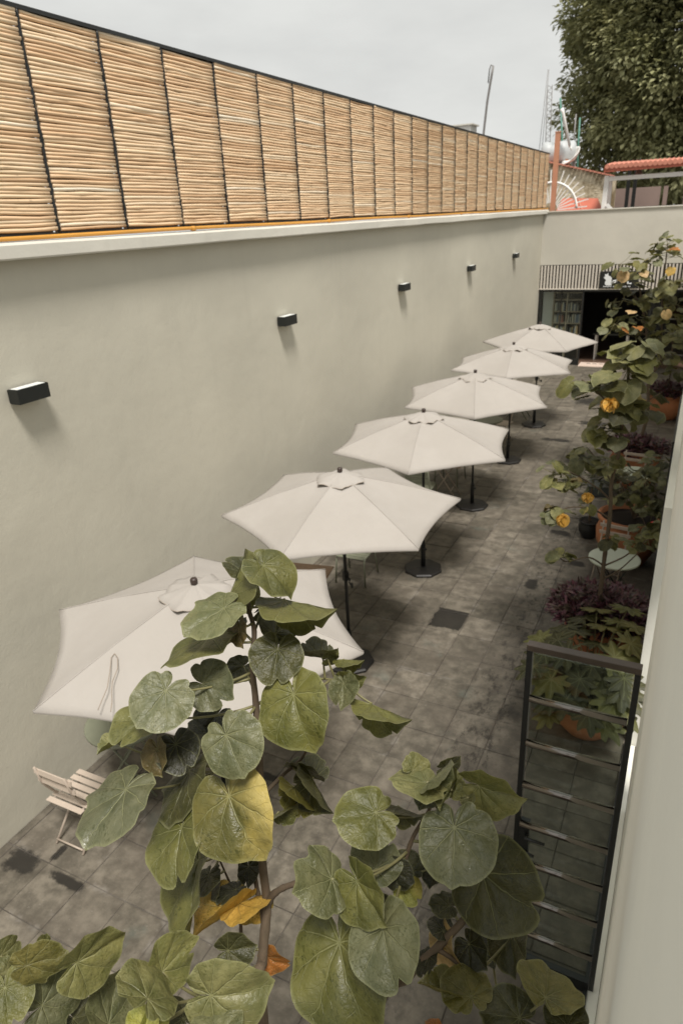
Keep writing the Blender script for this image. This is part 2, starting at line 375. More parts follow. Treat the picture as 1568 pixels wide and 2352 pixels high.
M['greypole'] = simple('grey_pole', (.20, .19, .18), .5, .2, 3)
M['paleplaster'] = simple('pinkish_wall', (.27, .195, .165), .8, .2, 1.5)
m = NT('rubble_wall'); p = m.pos(); n1 = m.noise(p, 1.3, 6, .7); n2 = m.noise(m.map(p, (1, 1, 2)), 6, 5, .65)
c = m.mix(m.smooth(n1, .4, .6), (.22, .16, .085), (.62, .53, .38)); c = m.mix(m.math('MULTIPLY', m.smooth(n2, .5, .7), .5), c, (.16, .12, .07)); m.col(c); m.rough(.9); m.bump(n2, .6, .06); M['rubble'] = m.m
for nm, c in dict(book_a=(.30, .10, .07), book_b=(.10, .14, .22), book_c=(.55, .50, .42), book_d=(.06, .06, .06), book_e=(.42, .30, .16), book_f=(.06, .25, .34), book_g=(.35, .35, .33)).items():
    M[nm] = simple(nm + '_cover', c, .5, .2, 8)
BOOKS = [k for k in M if k.startswith('book_') and k not in ('book_f', 'book_b')] + ['book_c', 'book_e', 'book_g', 'book_b']
M['petalY'] = simple('yellow_petal', (.52, .26, .045), .6, .2, 20)
M['red'] = simple('red_petal', (.55, .02, .02), .5, .2, 20)

# ================================================================== SETTING
gz = MB(); gz.box((0, 40, -.14), (400, 500, .2)); g = gz.build('ground', M['mortar']); tag(g, kind='structure')
g.location.z = 0
bed = MB().box((2.6, 11, -.022), (5.4, 27.0, .03)).build('paving', M['mortar']); tag(bed, kind='structure')
PX, PY = .427, .462; JX, JY = .09, 2.51 - .462 * 6
tiles = []
nx = 12; ny = 58
for i in range(-1, nx):
    for j in range(ny):
        x = JX + PX * (i + .5); y = JY + PY * (j + .5)
        x0 = max(JX + PX * i, 0.0); x1 = min(JX + PX * (i + 1), 4.83)
        if x1 - x0 < .05 or y > 24.0: continue
        d = Vector(((x0 + x1) / 2, y, 0)) - CAM; zc = d.dot(FWD)
        if zc < .3: continue
        u = d.dot(RIGHT) / zc * F + 784; v = 1176 - d.dot(UP) / zc * F
        vis = -100 < u < 1668 and v < 2450
        # under the row of parasols little shows
        area = (x1 - x0) / zc ** 2 * abs(d.z) / zc if vis else 0
        if x < 1.9 and y > 5: area *= .3
        tiles.append((area, x0, x1, y))
tiles.sort(reverse=True)
def slab_mesh(sx, sy, name='paving_slab'):
    b = MB(); b.box((0, 0, 0), (sx, sy, .024), bev=.005)
    return b.mesh(name, M['paving'])
full = [slab_mesh(PX - .005, PY - .005), slab_mesh(PX - .007, PY - .004), slab_mesh(PX - .004, PY - .007)]
cache = {}
rest = MB(); lay = rest.bm.faces.layers.float.new('rnd')
for idx, (a, x0, x1, y) in enumerate(tiles):
    wd = x1 - x0; dz = random.uniform(-.0025, .0025)
    if idx < 300:
        if abs(wd - PX) < 1e-4: me = random.choice(full)
        else:
            key = round(wd, 3); me = cache.setdefault(key, None) or slab_mesh(wd - .01, PY - .01); cache[key] = me
        o = place(me, 'paving_slab', bed, Matrix.Translation(((x0 + x1) / 2, y, -.010 + dz)) @ Matrix.Rotation(random.uniform(-.004, .004), 4, 'X') @ Matrix.Rotation(random.uniform(-.004, .004), 4, 'Y'))
    else:
        n0 = len(rest.bm.faces); rest.box(((x0 + x1) / 2, y, -.010 + dz), (wd - .011, PY - .011, .024))
        rest.bm.faces.ensure_lookup_table(); q = random.random()
        for f in rest.bm.faces[n0:]: f[lay] = q
tag(rest.build('paving_slab_field', M['paving'], bed), kind='stuff')

# ---- left wall
def grid_wall(x, y0, y1, z0, z1, ny, nz, amp, thick=-.3):
    b = MB(); vs = [[b.bm.verts.new((x + amp * noise.noise(Vector((y0 + (y1 - y0) * i / ny, z0 + (z1 - z0) * k / nz, 3)) * .6) * min(1, k), y0 + (y1 - y0) * i / ny, z0 + (z1 - z0) * k / nz)) for k in range(nz + 1)] for i in range(ny + 1)]
    for i in range(ny):
        for k in range(nz):
            f = b.bm.faces.new((vs[i][k], vs[i + 1][k], vs[i + 1][k + 1], vs[i][k + 1])); f.smooth = True
    b.box((x + thick / 2 - .03, (y0 + y1) / 2, (z0 + z1) / 2), (abs(thick), y1 - y0, z1 - z0 - .01))
    return b
lw = empty('courtyard_wall', (-.15, 11, 0)); tag(lw, 'long tall beige plastered wall on the left below the reed screen', 'wall')
grid_wall(0, -3, 24.3, -.02, 4.735, 90, 16, .012).build('wall_face', M['wall'], lw, recalc=False)
cp = MB()
ys = [-3 + 27.25 * i / 60 for i in range(61)]
prof = [(-.30, 4.737), (.115, 4.737), (.125, 4.75), (.122, 4.84), (.10, 4.858), (-.30, 4.862)]
rg = [[cp.bm.verts.new((px + .004 * noise.noise(Vector((y * 1.3, k, 0))), y, pz + .006 * noise.noise(Vector((y * .8, 9, k * .3))))) for k, (px, pz) in enumerate(prof)] for y in ys]
for a, b_ in zip(rg, rg[1:]):
    for k in range(len(prof)): cp.bm.faces.new((a[k], a[(k + 1) % 6], b_[(k + 1) % 6], b_[k]))
cp.bm.faces.new(rg[0]); cp.bm.faces.new(rg[-1][::-1])
cp.build('coping', M['cap'], lw)
pp = MB(); pp.tube([(.035 + .004 * math.sin(y * 2.1), y, 4.888 + .004 * math.sin(y * 1.3)) for y in [2 + i * .74 for i in range(31)]], .017, 8)
for y in [3.1 + 3.05 * i for i in range(8)]: pp.tube([(.035, y - .03, 4.888), (.035, y + .03, 4.888)], .024, 8)
tag(pp.build('conduit_pipe', M['yellow']), 'thin yellow conduit pipe lying along the coping under the reed screen', 'pipe')

# ---- reed screen
fz0, fz1 = 4.915, 6.445
rs = empty('reed_screen', (-.02, 13.5, 4.87)); tag(rs, 'long screen of horizontal reed canes in black frames on the left wall', 'screen')
PB = [4.41 + .805 * i for i in range(-3, 26)]
for i in range(len(PB) - 1):
    y0, y1 = PB[i], PB[i + 1]
    if y0 > 24: break
    y1 = min(y1, 24.35)
    b = MB(); la = b.bm.faces.layers.float.new('rnd'); z = fz0 + .015; n = 0
    ph = random.random() * 9
    while z < fz1 - .012:
        near = y0 < 12
        rr = random.uniform(.0130, .0172); z += rr * .96
        k = 5 if near else 4; sides = 6 if near else 4
        sag = random.uniform(-.004, .004); tilt = random.uniform(-.007, .007)
        pts = []; rad = []
        q0 = y0 + .018 + random.uniform(-.010, .008); q1 = y1 - .018 + random.uniform(-.008, .010)
        for s in range(k + 1):
            t = s / k; y = q0 + (q1 - q0) * t
            wv = .010 * noise.noise(Vector((y * 2.2, z * 1.5, ph))) + .004 * noise.noise(Vector((y * 9, z * 30, ph)))
            pts.append((.004 + wv + random.uniform(-.002, .002), y, z + tilt * (t - .5) + sag * 4 * t * (1 - t) + .006 * noise.noise(Vector((y * 3, z * 8, 5 + ph)))))
            rad.append(rr * random.uniform(.9, 1.12))
        n0 = len(b.bm.faces); b.tube(pts, rad, sides)
        b.bm.faces.ensure_lookup_table(); q = min(1, max(0, random.gauss(.5, .17)))
        for f in b.bm.faces[n0:]: f[la] = q
        z += rr * .96; n += 1
    tag(b.build('reed_panel', M['cane'], rs, recalc=False), kind='stuff')
    bk = MB().box((-.045, (y0 + y1) / 2, (fz0 + fz1) / 2), (.012, y1 - y0 - .03, fz1 - fz0)); bk.build('backing_board', M['woodtop'], rs)
for y in PB:
    if y > 24.3: break
    b = MB(); pts = []
    for k in range(33):
        z = fz0 - .02 + (fz1 - fz0 + .03) * k / 32
        pts.append((.014 + .005 * math.sin(k * 2.3 + y), y + .007 * noise.noise(Vector((z * 6, y * 3, 0))) + .003 * math.sin(k * 1.9), z))
    b.tube(pts, [.0095 + .007 * abs(noise.noise(Vector((k * .9, y, 2)))) for k in range(33)], 5)
    b.build('binding_strap', M['black'], rs)
MB().box((-.01, 13.3, fz1 + .012), (.07, 22.2, .03)).build('top_rail', M['black'], rs)
MB().box((-.012, 13.3, fz0 - .012), (.055, 22.2, .028)).build('bottom_rail', M['black'], rs)

# ---- wall lamps
LY = [(3.73, 'nearest the camera'), (7.82, 'second from the left'), (11.92, 'third from the left'), (16.04, 'fourth from the left'), (20.32, 'farthest away near the back corner')]
def lamp_meshes():
    b = MB(); W_, D_, H_ = .305, .115, .118
    b.box((.004, 0, 0), (.01, W_, H_ * .9)).box((D_ - .006, 0, 0), (.012, W_, H_))
    b.box((D_ / 2, W_ / 2 - .006, 0), (D_ - .02, .012, H_)).box((D_ / 2, -W_ / 2 + .006, 0), (D_ - .02, .012, H_)).box((D_ / 2, 0, 0), (D_ - .02, W_ - .024, .05))
    h = b.mesh('lamp_housing', M['lampblack'])
    d1 = MB().box((D_ / 2 + .0, 0, .045), (D_ - .030, W_ - .03, .03), bev=.003).mesh('diffuser', M['diffuser'])
    d2 = MB().box((D_ / 2 + .0, 0, -.045), (D_ - .030, W_ - .03, .03), bev=.003).mesh('diffuser', M['diffuser'])
    return h, d1, d2
lh, ld1, ld2 = lamp_meshes()
for y, wh in LY:
    e = empty('wall_lamp', (.012, y, 3.735)); tag(e, 'black box wall lamp on the beige left wall, ' + wh, 'wall lamp', 'box lamps along the left wall')
    for me, nm in ((lh, 'housing'), (ld1, 'diffuser'), (ld2, 'diffuser')): place(me, nm, e, local=True)

# ---- back building
BY = 24.1
bw = empty('back_building', (2.4, BY, 0)); tag(bw, 'cream back wall with slatted band over a glazed bookshop front', 'building')
MB().box((2.6, BY + .15, 3.99), (6.4, .3, 1.58)).build('upper_wall', M['wall_back'], bw)
MB().box((2.6, BY + .14, 4.795), (6.4, .36, .03)).build('coping', M['cap'], bw)
MB().box((2.55, BY + .165, 2.82), (5.2, .25, .74)).build('band_backing', M['slatback'], bw)
sl = MB().box((0, 0, 0), (.052, .05, .72), bev=.004).mesh('slat', M['slat'])
for k in range(50): place(sl, 'slat', bw, Matrix.Translation((.06 + .1 * k, BY + .012, 2.82)))
MB().box((2.55, BY + .01, 2.452), (5.1, .075, .03)).build('band_trim', M['slat'], bw)
fr = MB()
fr.box((2.55, BY + .06, 2.40), (5.1, .10, .07)).box((.05, BY + .06, 1.18), (.06, .10, 2.36)).box((1.42, BY + .06, 1.18), (.055, .10, 2.36)).box((.74, BY + .06, 1.18), (.03, .05, 2.36)).box((.74, BY + .06, .10), (1.32, .08, .20)).box((3.45, BY + .06, 1.18), (.05, .10, 2.36)).box((4.7, BY + .06, 1.18), (.06, .10, 2.36))
fr.build('shopfront_frame', M['black'], bw)
for cx, wd in ((.40, .63), (1.07, .60), (4.07, 1.18)):
    MB().box((cx, BY + .06, 1.28), (wd, .008, 2.15)).build('pane', M['shoppane'], bw)
MB().box((4.07, BY + .055, .95), (1.2, .05, .03)).box((4.07, BY + .055, 1.55), (1.2, .05, .03)).box((4.07, BY + .055, .45), (1.2, .05, .03)).build('glazing_bar', M['greypole'], bw)
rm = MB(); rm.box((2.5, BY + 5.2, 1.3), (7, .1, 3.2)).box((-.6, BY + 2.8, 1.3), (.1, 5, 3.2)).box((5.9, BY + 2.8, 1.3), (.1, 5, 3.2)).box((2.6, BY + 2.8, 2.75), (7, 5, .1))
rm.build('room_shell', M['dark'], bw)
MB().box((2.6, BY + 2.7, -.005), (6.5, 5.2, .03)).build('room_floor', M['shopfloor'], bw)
MB().box((2.35, BY + .12, .014), (1.75, .62, .03), bev=.004).build('threshold', M['pinkmat'], bw)
for xx in (1.75, 1.95, 2.15, 2.35, 2.55, 2.75): MB().box((xx, BY + .22, .031), (.12, .05, .006)).build('threshold_mark', M['dark'], bw)
MB().box((1.06, BY + .5, 2.36), (.13, .05, .03)).build('ceiling_lamp', M['signwhite'], bw)
# sign
sg = empty('shop_sign', (2.50, BY - .03, 2.72)); tag(sg, 'black shop sign with a white emblem and letters on the slatted band', 'sign')
MB().box((2.46, BY - .035, 2.74), (1.16, .03, .50), bev=.003).build('sign_board', M['black'], sg)
em = MB()
def blob(pts, y=BY - .051, dy=-.006):
    em.prism([(px, y, pz) for px, pz in pts], (0, dy, 0))
blob([(2.06, 2.60), (2.10, 2.57), (2.24, 2.57), (2.27, 2.62), (2.24, 2.70), (2.25, 2.78), (2.20, 2.84), (2.14, 2.86), (2.12, 2.95), (2.09, 2.89), (2.03, 2.92), (2.04, 2.84), (2.00, 2.80), (2.05, 2.76), (2.08, 2.72), (2.05, 2.66)])
em.build('emblem', M['signwhite'], sg)
lt = MB(); yy = BY - .054
def stroke(pts, r=.020): lt.tube([(px, yy, pz) for px, pz in pts], r, 6)
stroke([(2.25, 2.64), (2.30, 2.70), (2.37, 2.72), (2.36, 2.66), (2.31, 2.64)])
stroke([(2.40, 2.66), (2.40, 2.80), (2.44, 2.88), (2.50, 2.88), (2.54, 2.80), (2.54, 2.66)])
stroke([(2.62, 2.90), (2.62, 2.66)]); stroke([(2.72, 2.90), (2.72, 2.62), (2.84, 2.62)])
lt.build('lettering', M['signwhite'], sg)
tx = MB()
for k in range(22):
    if k in (7, 13): continue
    tx.box((2.02 + .037 * k, BY - .052, 2.535), (.022, .006, .028 if k % 3 else .036))
tx.build('small_lettering', M['signwhite'], sg)
# bookshelf behind the glass
bs = empty('bookcase', (.95, BY + .75, 0)); tag(bs, 'tall wooden bookcase behind the shopfront glass', 'bookcase')
b = MB()
for xx in (.42, .86, 1.34): b.box((xx, BY + .62, 1.15), (.035, .30, 2.3))
b.build('upright', M['wood'], bs)
for zz in (.06, .5, .92, 1.30, 1.68, 2.06, 2.29): MB().box((.88, BY + .615, zz), (.94, .28, .03)).build('shelf', M['wood'], bs)
MB().box((.88, BY + .785, 1.15), (.96, .02, 2.3)).build('back_panel', M['dark'], bs)
bi = 0; bmesh_c = {}
for zz in (.5, .92, 1.30, 1.68):
    for xa, xb in ((.445, .835), (.885, 1.315)):
        x = xa + .02
        while x < xb - .05:
            wd = random.uniform(.022, .05); ht = random.uniform(.18, .29); k = (random.choice(BOOKS), random.randint(0, 2))
            if random.random() < .12: x += wd; continue
            if k not in bmesh_c:
                wv, hv = (.026, .034, .045)[k[1]], (.2, .24, .28)[k[1]]
                bm_ = MB().box((0, 0, hv / 2), (wv, .17, hv), bev=.003); bmesh_c[k] = (bm_.mesh('book', M[k[0]]), wv)
            me, wv = bmesh_c[k]
            o = place(me, 'book', None, Matrix.Translation((x + wv / 2, BY + .58, zz + .0155))); tag(o, '%s book on the %s shelf, %s bay of the shop bookcase' % (dict(book_a='dark red', book_b='navy', book_c='cream', book_d='black', book_e='tan', book_f='teal', book_g='grey')[k[0]], {.5: 'lowest', .92: 'second', 1.30: 'third', 1.68: 'top'}[zz], 'left' if xa < .6 else 'right'), 'book', 'books in the bookcase')
            x += wv + .003; bi += 1
MB().box((.22, BY + .62, 1.25), (.34, .02, 2.3)).build('poster_board', M['white'], bw)
# table in the dark shop
it = empty('shop_table', (2.3, BY + 1.4, 0)); tag(it, 'dark table with pale legs just inside the shop doorway', 'table')
MB().box((2.3, BY + 1.4, .86), (1.2, .6, .05)).build('table_top', M['darkgreen'], it)
for sx in (-.5, .5):
    for sy in (-.24, .24): MB().box((2.3 + sx, BY + 1.4 + sy, .42), (.05, .05, .84)).build('leg', M['white'], it)

# ---- right facade
rf = empty('right_facade', (5.0, 12, 0)); tag(rf, 'pale plastered facade along the right edge of the photo', 'building')
fb = grid_wall(0, -2.5, 24.0, 2.55, 5.0, 60, 12, .006)
for v in fb.bm.verts: v.co.x = 4.838 - v.co.x
fb.build('upper_wall', M['wall_right'], rf)
MB().box((4.95, 14.95, 1.275), (.35, 18.1, 2.55)).build('lower_wall', M['wall_right'], rf)
MB().box((4.98, 1.2, 1.275), (.28, 7.6, 2.55)).build('lower_wall_near', M['wall_right'], rf)
# glazed openings in the facade
def opening(y0, y1, x=4.765):
    f = MB(); f.box((x, (y0 + y1) / 2, 2.34), (.03, y1 - y0, .06)); 
    for yy_ in (y0, (y0 + y1) / 2, y1): f.box((x, yy_, 1.17), (.03, .05, 2.3))
    f.box((x, (y0 + y1) / 2, .05), (.03, y1 - y0, .08))
    f.build('window_frame', M['black'], rf)
    MB().box((x + .006, (y0 + y1) / 2, 1.2), (.01, y1 - y0 - .05, 2.2)).build('pane', M['blackgloss'], rf)
opening(8.4, 10.7)
MB().box((4.752, 3.63, .022), (.026, 4.5, .044)).build('door_track', M['black'], rf)
MB().box((4.802, 3.63, .012), (.072, 4.5, .024), bev=.003).build('door_sill', M['wall_right'], rf)
# open glazed door with tube bars
DY = 3.32; DX0, DX1, DZ = 4.205, 4.80, 2.655
dr = empty('glazed_door', (DX1, DY, 0)); tag(dr, 'open glazed door with black frame and steel tube bars standing out from the right facade', 'door')
MB().box((DX0 + .016, DY, DZ / 2 + .01), (.032, .045, DZ - .06)).build('stile', M['black'], dr)
MB().box((DX1 - .016, DY, DZ / 2 + .01), (.032, .045, DZ - .06)).build('stile', M['black'], dr)
M['bronze'] = simple('bronze_brown_metal', (.085, .066, .052), .32, .2, 10, metal=.3)
M['tubebar'] = simple('brown_tube_metal', (.22, .20, .18), .13, .2, 10, metal=1)
MB().box(((DX0 + DX1) / 2, DY, DZ), (DX1 - DX0, .055, .04), bev=.003).build('top_rail', M['bronze'], dr)
MB().box(((DX0 + DX1) / 2, DY, .05), (DX1 - DX0 - .08, .045, .10)).build('bottom_rail', M['black'], dr)
z = 2.655 - .335; k = 0
while z > .2:
    MB().tube([(DX0 + .035, DY - .03, z), (DX1 - .035, DY - .03, z)], .022, 14).build('tube_bar', M['tubebar'], dr); z -= .325; k += 1
MB().box(((DX0 + DX1) / 2, DY + .012, DZ / 2), (DX1 - DX0 - .08, .006, DZ - .10)).build('pane', M['pane'], dr)
HZ = aty(1230, 1930, DY).z
lk = MB().box((DX0 + .065, DY - .01, HZ), (.06, .05, .30)).build('lock_box', M['black'], dr)
h = MB(); h.tube([(DX0 + .08, DY - .04, HZ + .07), (DX0 + .08, DY - .075, HZ + .07), (DX0 + .20, DY - .075, HZ + .07)], .010, 8); h.build('handle', M['black'], lk)
h = MB(); h.tube([(DX0 + .06, DY - .04, HZ - .08), (DX0 + .14, DY - .06, HZ - .08)], .009, 8); h.build('handle', M['black'], lk)

# ================================================================== PARASOLS
RM, ZR, ZA = 1.305, 2.03, 2.42
def gore():
    b = MB(); n, t = 14, 12; rows = []
    for i in range(n + 1):
        s = .05 + .95 * i / n; row = []
        for k in range(t + 1):
            q = -1 + 2 * k / t; a = R(30) * q
            A = Vector((math.cos(R(-30)), math.sin(R(-30)), 0)); B = Vector((math.cos(R(30)), math.sin(R(30)), 0))
            p = (A * (1 - (q + 1) / 2) + B * ((q + 1) / 2)) * RM * s
            inw = 1 - .062 * (1 - q * q) * s ** 3
            p *= inw
            z_ = ZA - (ZA - ZR) * (s ** 1.06) - .030 * (1 - q * q) * s * (1.25 - s) * 2 + .012 * math.sin(s * 3.1)
            z_ += .006 * noise.noise(Vector((p.x * 4, p.y * 4, 1))) * s
            row.append(b.bm.verts.new((p.x, p.y, z_)))
        rows.append(row)
    for i in range(n):
        for k in range(t):
            f = b.bm.faces.new((rows[i][k], rows[i + 1][k], rows[i + 1][k + 1], rows[i][k + 1])); f.smooth = True
    # hem: a short turned-down edge
    hem = [b.bm.verts.new((v.co.x * .996, v.co.y * .996, v.co.z - .022)) for v in rows[-1]]
    for k in range(t): f = b.bm.faces.new((rows[-1][k], hem[k], hem[k + 1], rows[-1][k + 1])); f.smooth = True
    return b.mesh('canopy_panel', M['canvas'])
def vent(seed):
    b = MB(); n = 48; rr = []
    for s, zz in ((.06, ZA + .016), (.25, ZA + .004), (.5, ZA - .016), (.78, ZA - .040), (1.0, ZA - .060), (1.01, ZA - .066)):
        row = []
        for k in range(n):
            a = 2 * math.pi * k / n; hx = math.cos(R(30)) / math.cos(((a + R(30)) % R(60)) - R(30))
            rad = .262 * s * hx / .93 * (1 + .03 * noise.noise(Vector((math.cos(a) * 4, math.sin(a) * 4, seed + 5))))
            row.append(b.bm.verts.new((rad * math.cos(a), rad * math.sin(a), zz + s * .030 * noise.noise(Vector((math.cos(a) * 2.6, math.sin(a) * 2.6, seed + s * 1.2))) + s * .008 * noise.noise(Vector((math.cos(a) * 9, math.sin(a) * 9, seed))) + s * s * .006 * math.cos(12 * a + seed))))
        rr.append(row)
    for i, (a, c) in enumerate(zip(rr, rr[1:])):
        for k in range(n):
            f = b.bm.faces.new((a[k], c[k], c[(k + 1) % n], a[(k + 1) % n])); f.smooth = True; f.material_index = 1 if i == 4 else 0
    return b.mesh('vent_cap', [M['canvas'], M['trim']])
gm = gore()
sm_pts = []
for i_ in range(15):
    q_ = .05 + .95 * i_ / 14; sm_pts.append((RM * q_ * .999, 0, ZA - (ZA - ZR) * (q_ ** 1.06) + .012 * math.sin(q_ * 3.1) + .002))
seam = MB().tube(sm_pts, .0045, 5).mesh('seam', M['canvas'])
rib = MB().tube([(.03, 0, ZA - .05), (RM * .97, 0, ZR - .025)], .009, 6).mesh('rib', M['black'])
strut = MB().tube([(.03, 0, 1.98), (RM * .5, 0, (ZA + ZR) / 2 - .03)], .008, 6).mesh('strut', M['black'])
pole = MB().tube([(0, 0, .06), (0, 0, 2.46)], .019, 14).mesh('pole', M['black'])
sleeve = MB().lathe([(.034, .05), (.034, .42), (.026, .44), (.026, .46)], 16).mesh('sleeve', M['black'])
kn = MB(); kn.tube([(0, -.03, .38), (0, -.075, .38)], .012, 8); kn.lathe([(.0, -.012), (.024, -.01), (.024, .01), (0, .012)], 10, (0, -.085, .38)); knob = kn.mesh('tightening_knob', M['black'])
crk = MB(); crk.box((0, 0, 1.18), (.06, .06, .12), bev=.006); crk.tube([(.03, 0, 1.18), (.09, 0, 1.18), (.10, -.02, 1.14), (.17, -.03, 1.13)], .009, 6); crk.tube([(.17, -.03, 1.11), (.17, -.03, 1.17)], .013, 8); crank = crk.mesh('crank', M['black'])
bsm = MB(); bsm.lathe([(.29, 0.001), (.29, .03), (.27, .045), (.10, .062), (.04, .066), (.04, .07)], 8, smooth=False, ph=R(22.5)); base = bsm.mesh('base', M['blackgloss'])
fin = MB(); fin.lathe([(.022, ZA + .01), (.028, ZA + .03), (.028, ZA + .055), (.023, ZA + .066), (0.004, ZA + .068)], 12); finial = fin.mesh('finial', M['finial'])
hub = MB().lathe([(.04, 1.94), (.045, 1.96), (.045, 2.0), (.03, 2.02)], 12).mesh('runner_hub', M['black'])
UM = [(1.68, 3.51, 10, 'nearest cream parasol, partly hidden behind the big foreground leaves'), (1.64, 6.08, 30, 'second nearest cream parasol, above the olive chair with thin legs'), (1.64, 8.60, 42, 'third cream parasol counted from the camera'),
      (1.62, 11.21, 46, 'fourth cream parasol counted from the camera'), (1.61, 13.85, 38, 'fifth cream parasol, second from the shopfront'), (1.57, 16.65, 8, 'farthest cream parasol in front of the bookshop window')]
for i, (x, y, rt, lab) in enumerate(UM):
    e = empty('parasol', (x, y, 0), R(rt)); tag(e, lab, 'parasol', 'cream parasols in a row along the left wall')
    e.rotation_euler.x = R(random.uniform(-.8, .8)); e.rotation_euler.y = R(random.uniform(-.8, .8))
    for k in range(6):
        o = place(gm, 'canopy_panel', e, local=True); o.rotation_euler.z = R(60 * k + 30)
        o = place(rib, 'rib', e, local=True); o.rotation_euler.z = R(60 * k)
        o2 = place(strut, 'strut', e, local=True); o2.rotation_euler.z = R(60 * k)
        o3 = place(seam, 'seam', e, local=True); o3.rotation_euler.z = R(60 * k)
    for me, nm in ((vent(i * 3.7), 'vent_cap'), (pole, 'pole'), (sleeve, 'sleeve'), (knob, 'tightening_knob'), (crank, 'crank'), (base, 'base'), (finial, 'finial'), (hub, 'runner_hub')):
        o = place(me, nm, e, local=True)
        if nm == 'crank': o.rotation_euler.z = R(-30 - rt)
        if nm == 'base': o.rotation_euler.z = R(13 * i)
    if i == 0:   # tie cord hanging over one panel
        cb = MB(); pts = []
        for (u, v) in ((225, 1624), (234, 1602), (246, 1575), (252, 1540), (256, 1505), (263, 1496), (270, 1505), (270, 1530), (258, 1560), (256, 1585), (257, 1604), (254, 1628)):
            # find where the line of sight meets the canopy cone
            ray = (RIGHT * ((u - 784) / F) + UP * ((1176 - v) / F) + FWD); lo = None
            for s in range(300):
                p = CAM + ray * (1.5 + s * .02); rr_ = math.hypot(p.x - x, p.y - y) / RM
                if p.z < ZA - (ZA - ZR) * rr_ + .012: lo = p; break
            if lo: pts.append(lo)
        inv = BASE[e.name].inverted()
        if len(pts) > 3: cb.tube([inv @ p for p in pts], .0032, 5); cb.build('tie_cord', M['cord'], e, local=True)

# ================================================================== FURNITURE
def folding_chair(loc, rz, label, grp='dusty pink folding chairs'):
    e = empty('folding_chair', loc, rz); tag(e, label, 'chair', grp)
    # front is +y
    for k in range(6): MB().box((0, -.17 + .068 * k, .452), (.40, .050, .012), bev=.003).build('seat_slat', M['pinkpaint'], e, local=True)
    for s in (-1, 1):
        x = .17 * s
        b = MB(); b.tube([(x, .20, .012), (x, -.12, .50), (x, -.20, .66), (x, -.235, .86)], .011, 8); b.build('back_leg_tube', M['pinktube'], e, local=True)
        b = MB(); b.tube([(x * .9, -.24, .012), (x * .9, .17, .44)], .011, 8); b.build('leg', M['pinktube'], e, local=True)
        MB().tube([(x * .97, -.19, .440), (x * .97, .19, .440)], .009, 6).build('seat_rail', M['pinktube'], e, local=True)
    for z_, yo in ((.70, -.198), (.80, -.214)): MB().box((0, yo, z_), (.42, .012, .055), rx=R(-10), bev=.003).build('back_slat', M['pinkpaint'], e, local=True)
    MB().tube([(-.15, -.225, .05), (.15, -.225, .05)], .009, 6).build('stretcher', M['pinktube'], e, local=True)
    MB().tube([(-.17, .165, .07), (.17, .165, .07)], .009, 6).build('stretcher', M['pinktube'], e, local=True)
    return e
def olive_chair(loc, rz, label):
    e = empty('garden_chair', loc, rz); tag(e, label, 'chair', 'olive metal garden chairs')
    for k in range(6): MB().box((0, -.19 + .076 * k, .445), (.43, .066, .010), bev=.003).build('seat_slat', M['oliveft'], e, local=True)
    for s in (-1, 1):
        x = .215 * s
        MB().tube([(x * 1.08, .23, .01), (x, .20, .40), (x, .16, .437), (x, -.14, .437)], .013, 8).build('leg', M['oliveft'], e, local=True)
        MB().tube([(x * 1.08, -.27, .01), (x, -.19, .437), (x, -.25, .62), (x * .95, -.31, .84)], .013, 8).build('leg', M['oliveft'], e, local=True)
    for k in range(4):
        z_ = .60 + .066 * k; y_ = -.245 - .27 * (z_ - .62)
        b = MB(); b.prism([(-.21, y_, z_ - .026), (-.10, y_ - .03, z_ - .026), (.10, y_ - .03, z_ - .026), (.21, y_, z_ - .026), (.21, y_ - .012, z_ - .026), (.10, y_ - .042, z_ - .026), (-.10, y_ - .042, z_ - .026), (-.21, y_ - .012, z_ - .026)], (0, -.012, .052)); b.build('back_slat', M['oliveft'], e, local=True)
    return e
def bistro_table(loc, r, h, top, leg, label, sq=False, rz=0):
    e = empty('bistro_table', loc, rz); tag(e, label, 'table', 'small courtyard tables')
    if sq: MB().box((0, 0, h), (r * 2, r * 2, .022), bev=.008).build('table_top', top, e, local=True)
    else: MB().lathe([(r - .01, h - .014), (r, h - .010), (r, h + .008), (r - .008, h + .012)], 48).build('table_top', top, e, local=True)
    a = r * .72
    for s in (-1, 1):
        MB().tube([(-a, s * a * .75, .012), (a * .8, s * a * .6, h - .02)], .011, 8).build('leg', leg, e, local=True)
        MB().tube([(a, s * a * .70, .012), (-a * .8, s * a * .55, h - .02)], .011, 8).build('leg', leg, e, local=True)
    MB().tube([(a * .5, -a * .7, h * .25), (a * .5, a * .7, h * .25)], .008, 6).build('stretcher', leg, e, local=True)
    return e
folding_chair((.58, 2.92, 0), R(1), 'dusty pink slatted folding chair beside the left wall, in front of the nearest parasol')
bistro_table((.58, 3.54, 0), .36, .73, M['oliveft'], M['oliveft'], 'round olive table under the nearest parasol', rz=R(20))
olive_chair((.62, 4.30, 0), R(185), 'olive metal chair beyond the table of the nearest parasol')
olive_chair((.83, 7.98, 0), R(182), 'pale olive chair with thin legs showing past the second nearest parasol')
bistro_table((.72, 6.55, 0), .36, .73, M['woodtop'], M['pinktube'], 'small brown table under the second nearest parasol', True, R(10))
folding_chair((.62, 5.75, 0), R(-6), 'dusty pink folding chair under the second nearest parasol by the wall')
olive_chair((.80, 10.80, 0), R(4), 'olive slat backed chair under the third parasol')
bistro_table((1.04, 11.45, 0), .34, .73, M['woodtop'], M['pinktube'], 'small brown table between the third and fourth parasols', True, R(5))
olive_chair((.86, 12.25, 0), R(178), 'olive metal chair with legs showing between the third and fourth parasols')
bistro_table((1.00, 14.3, 0), .36, .73, M['oliveft'], M['oliveft'], 'olive table under the fourth parasol', rz=R(30))
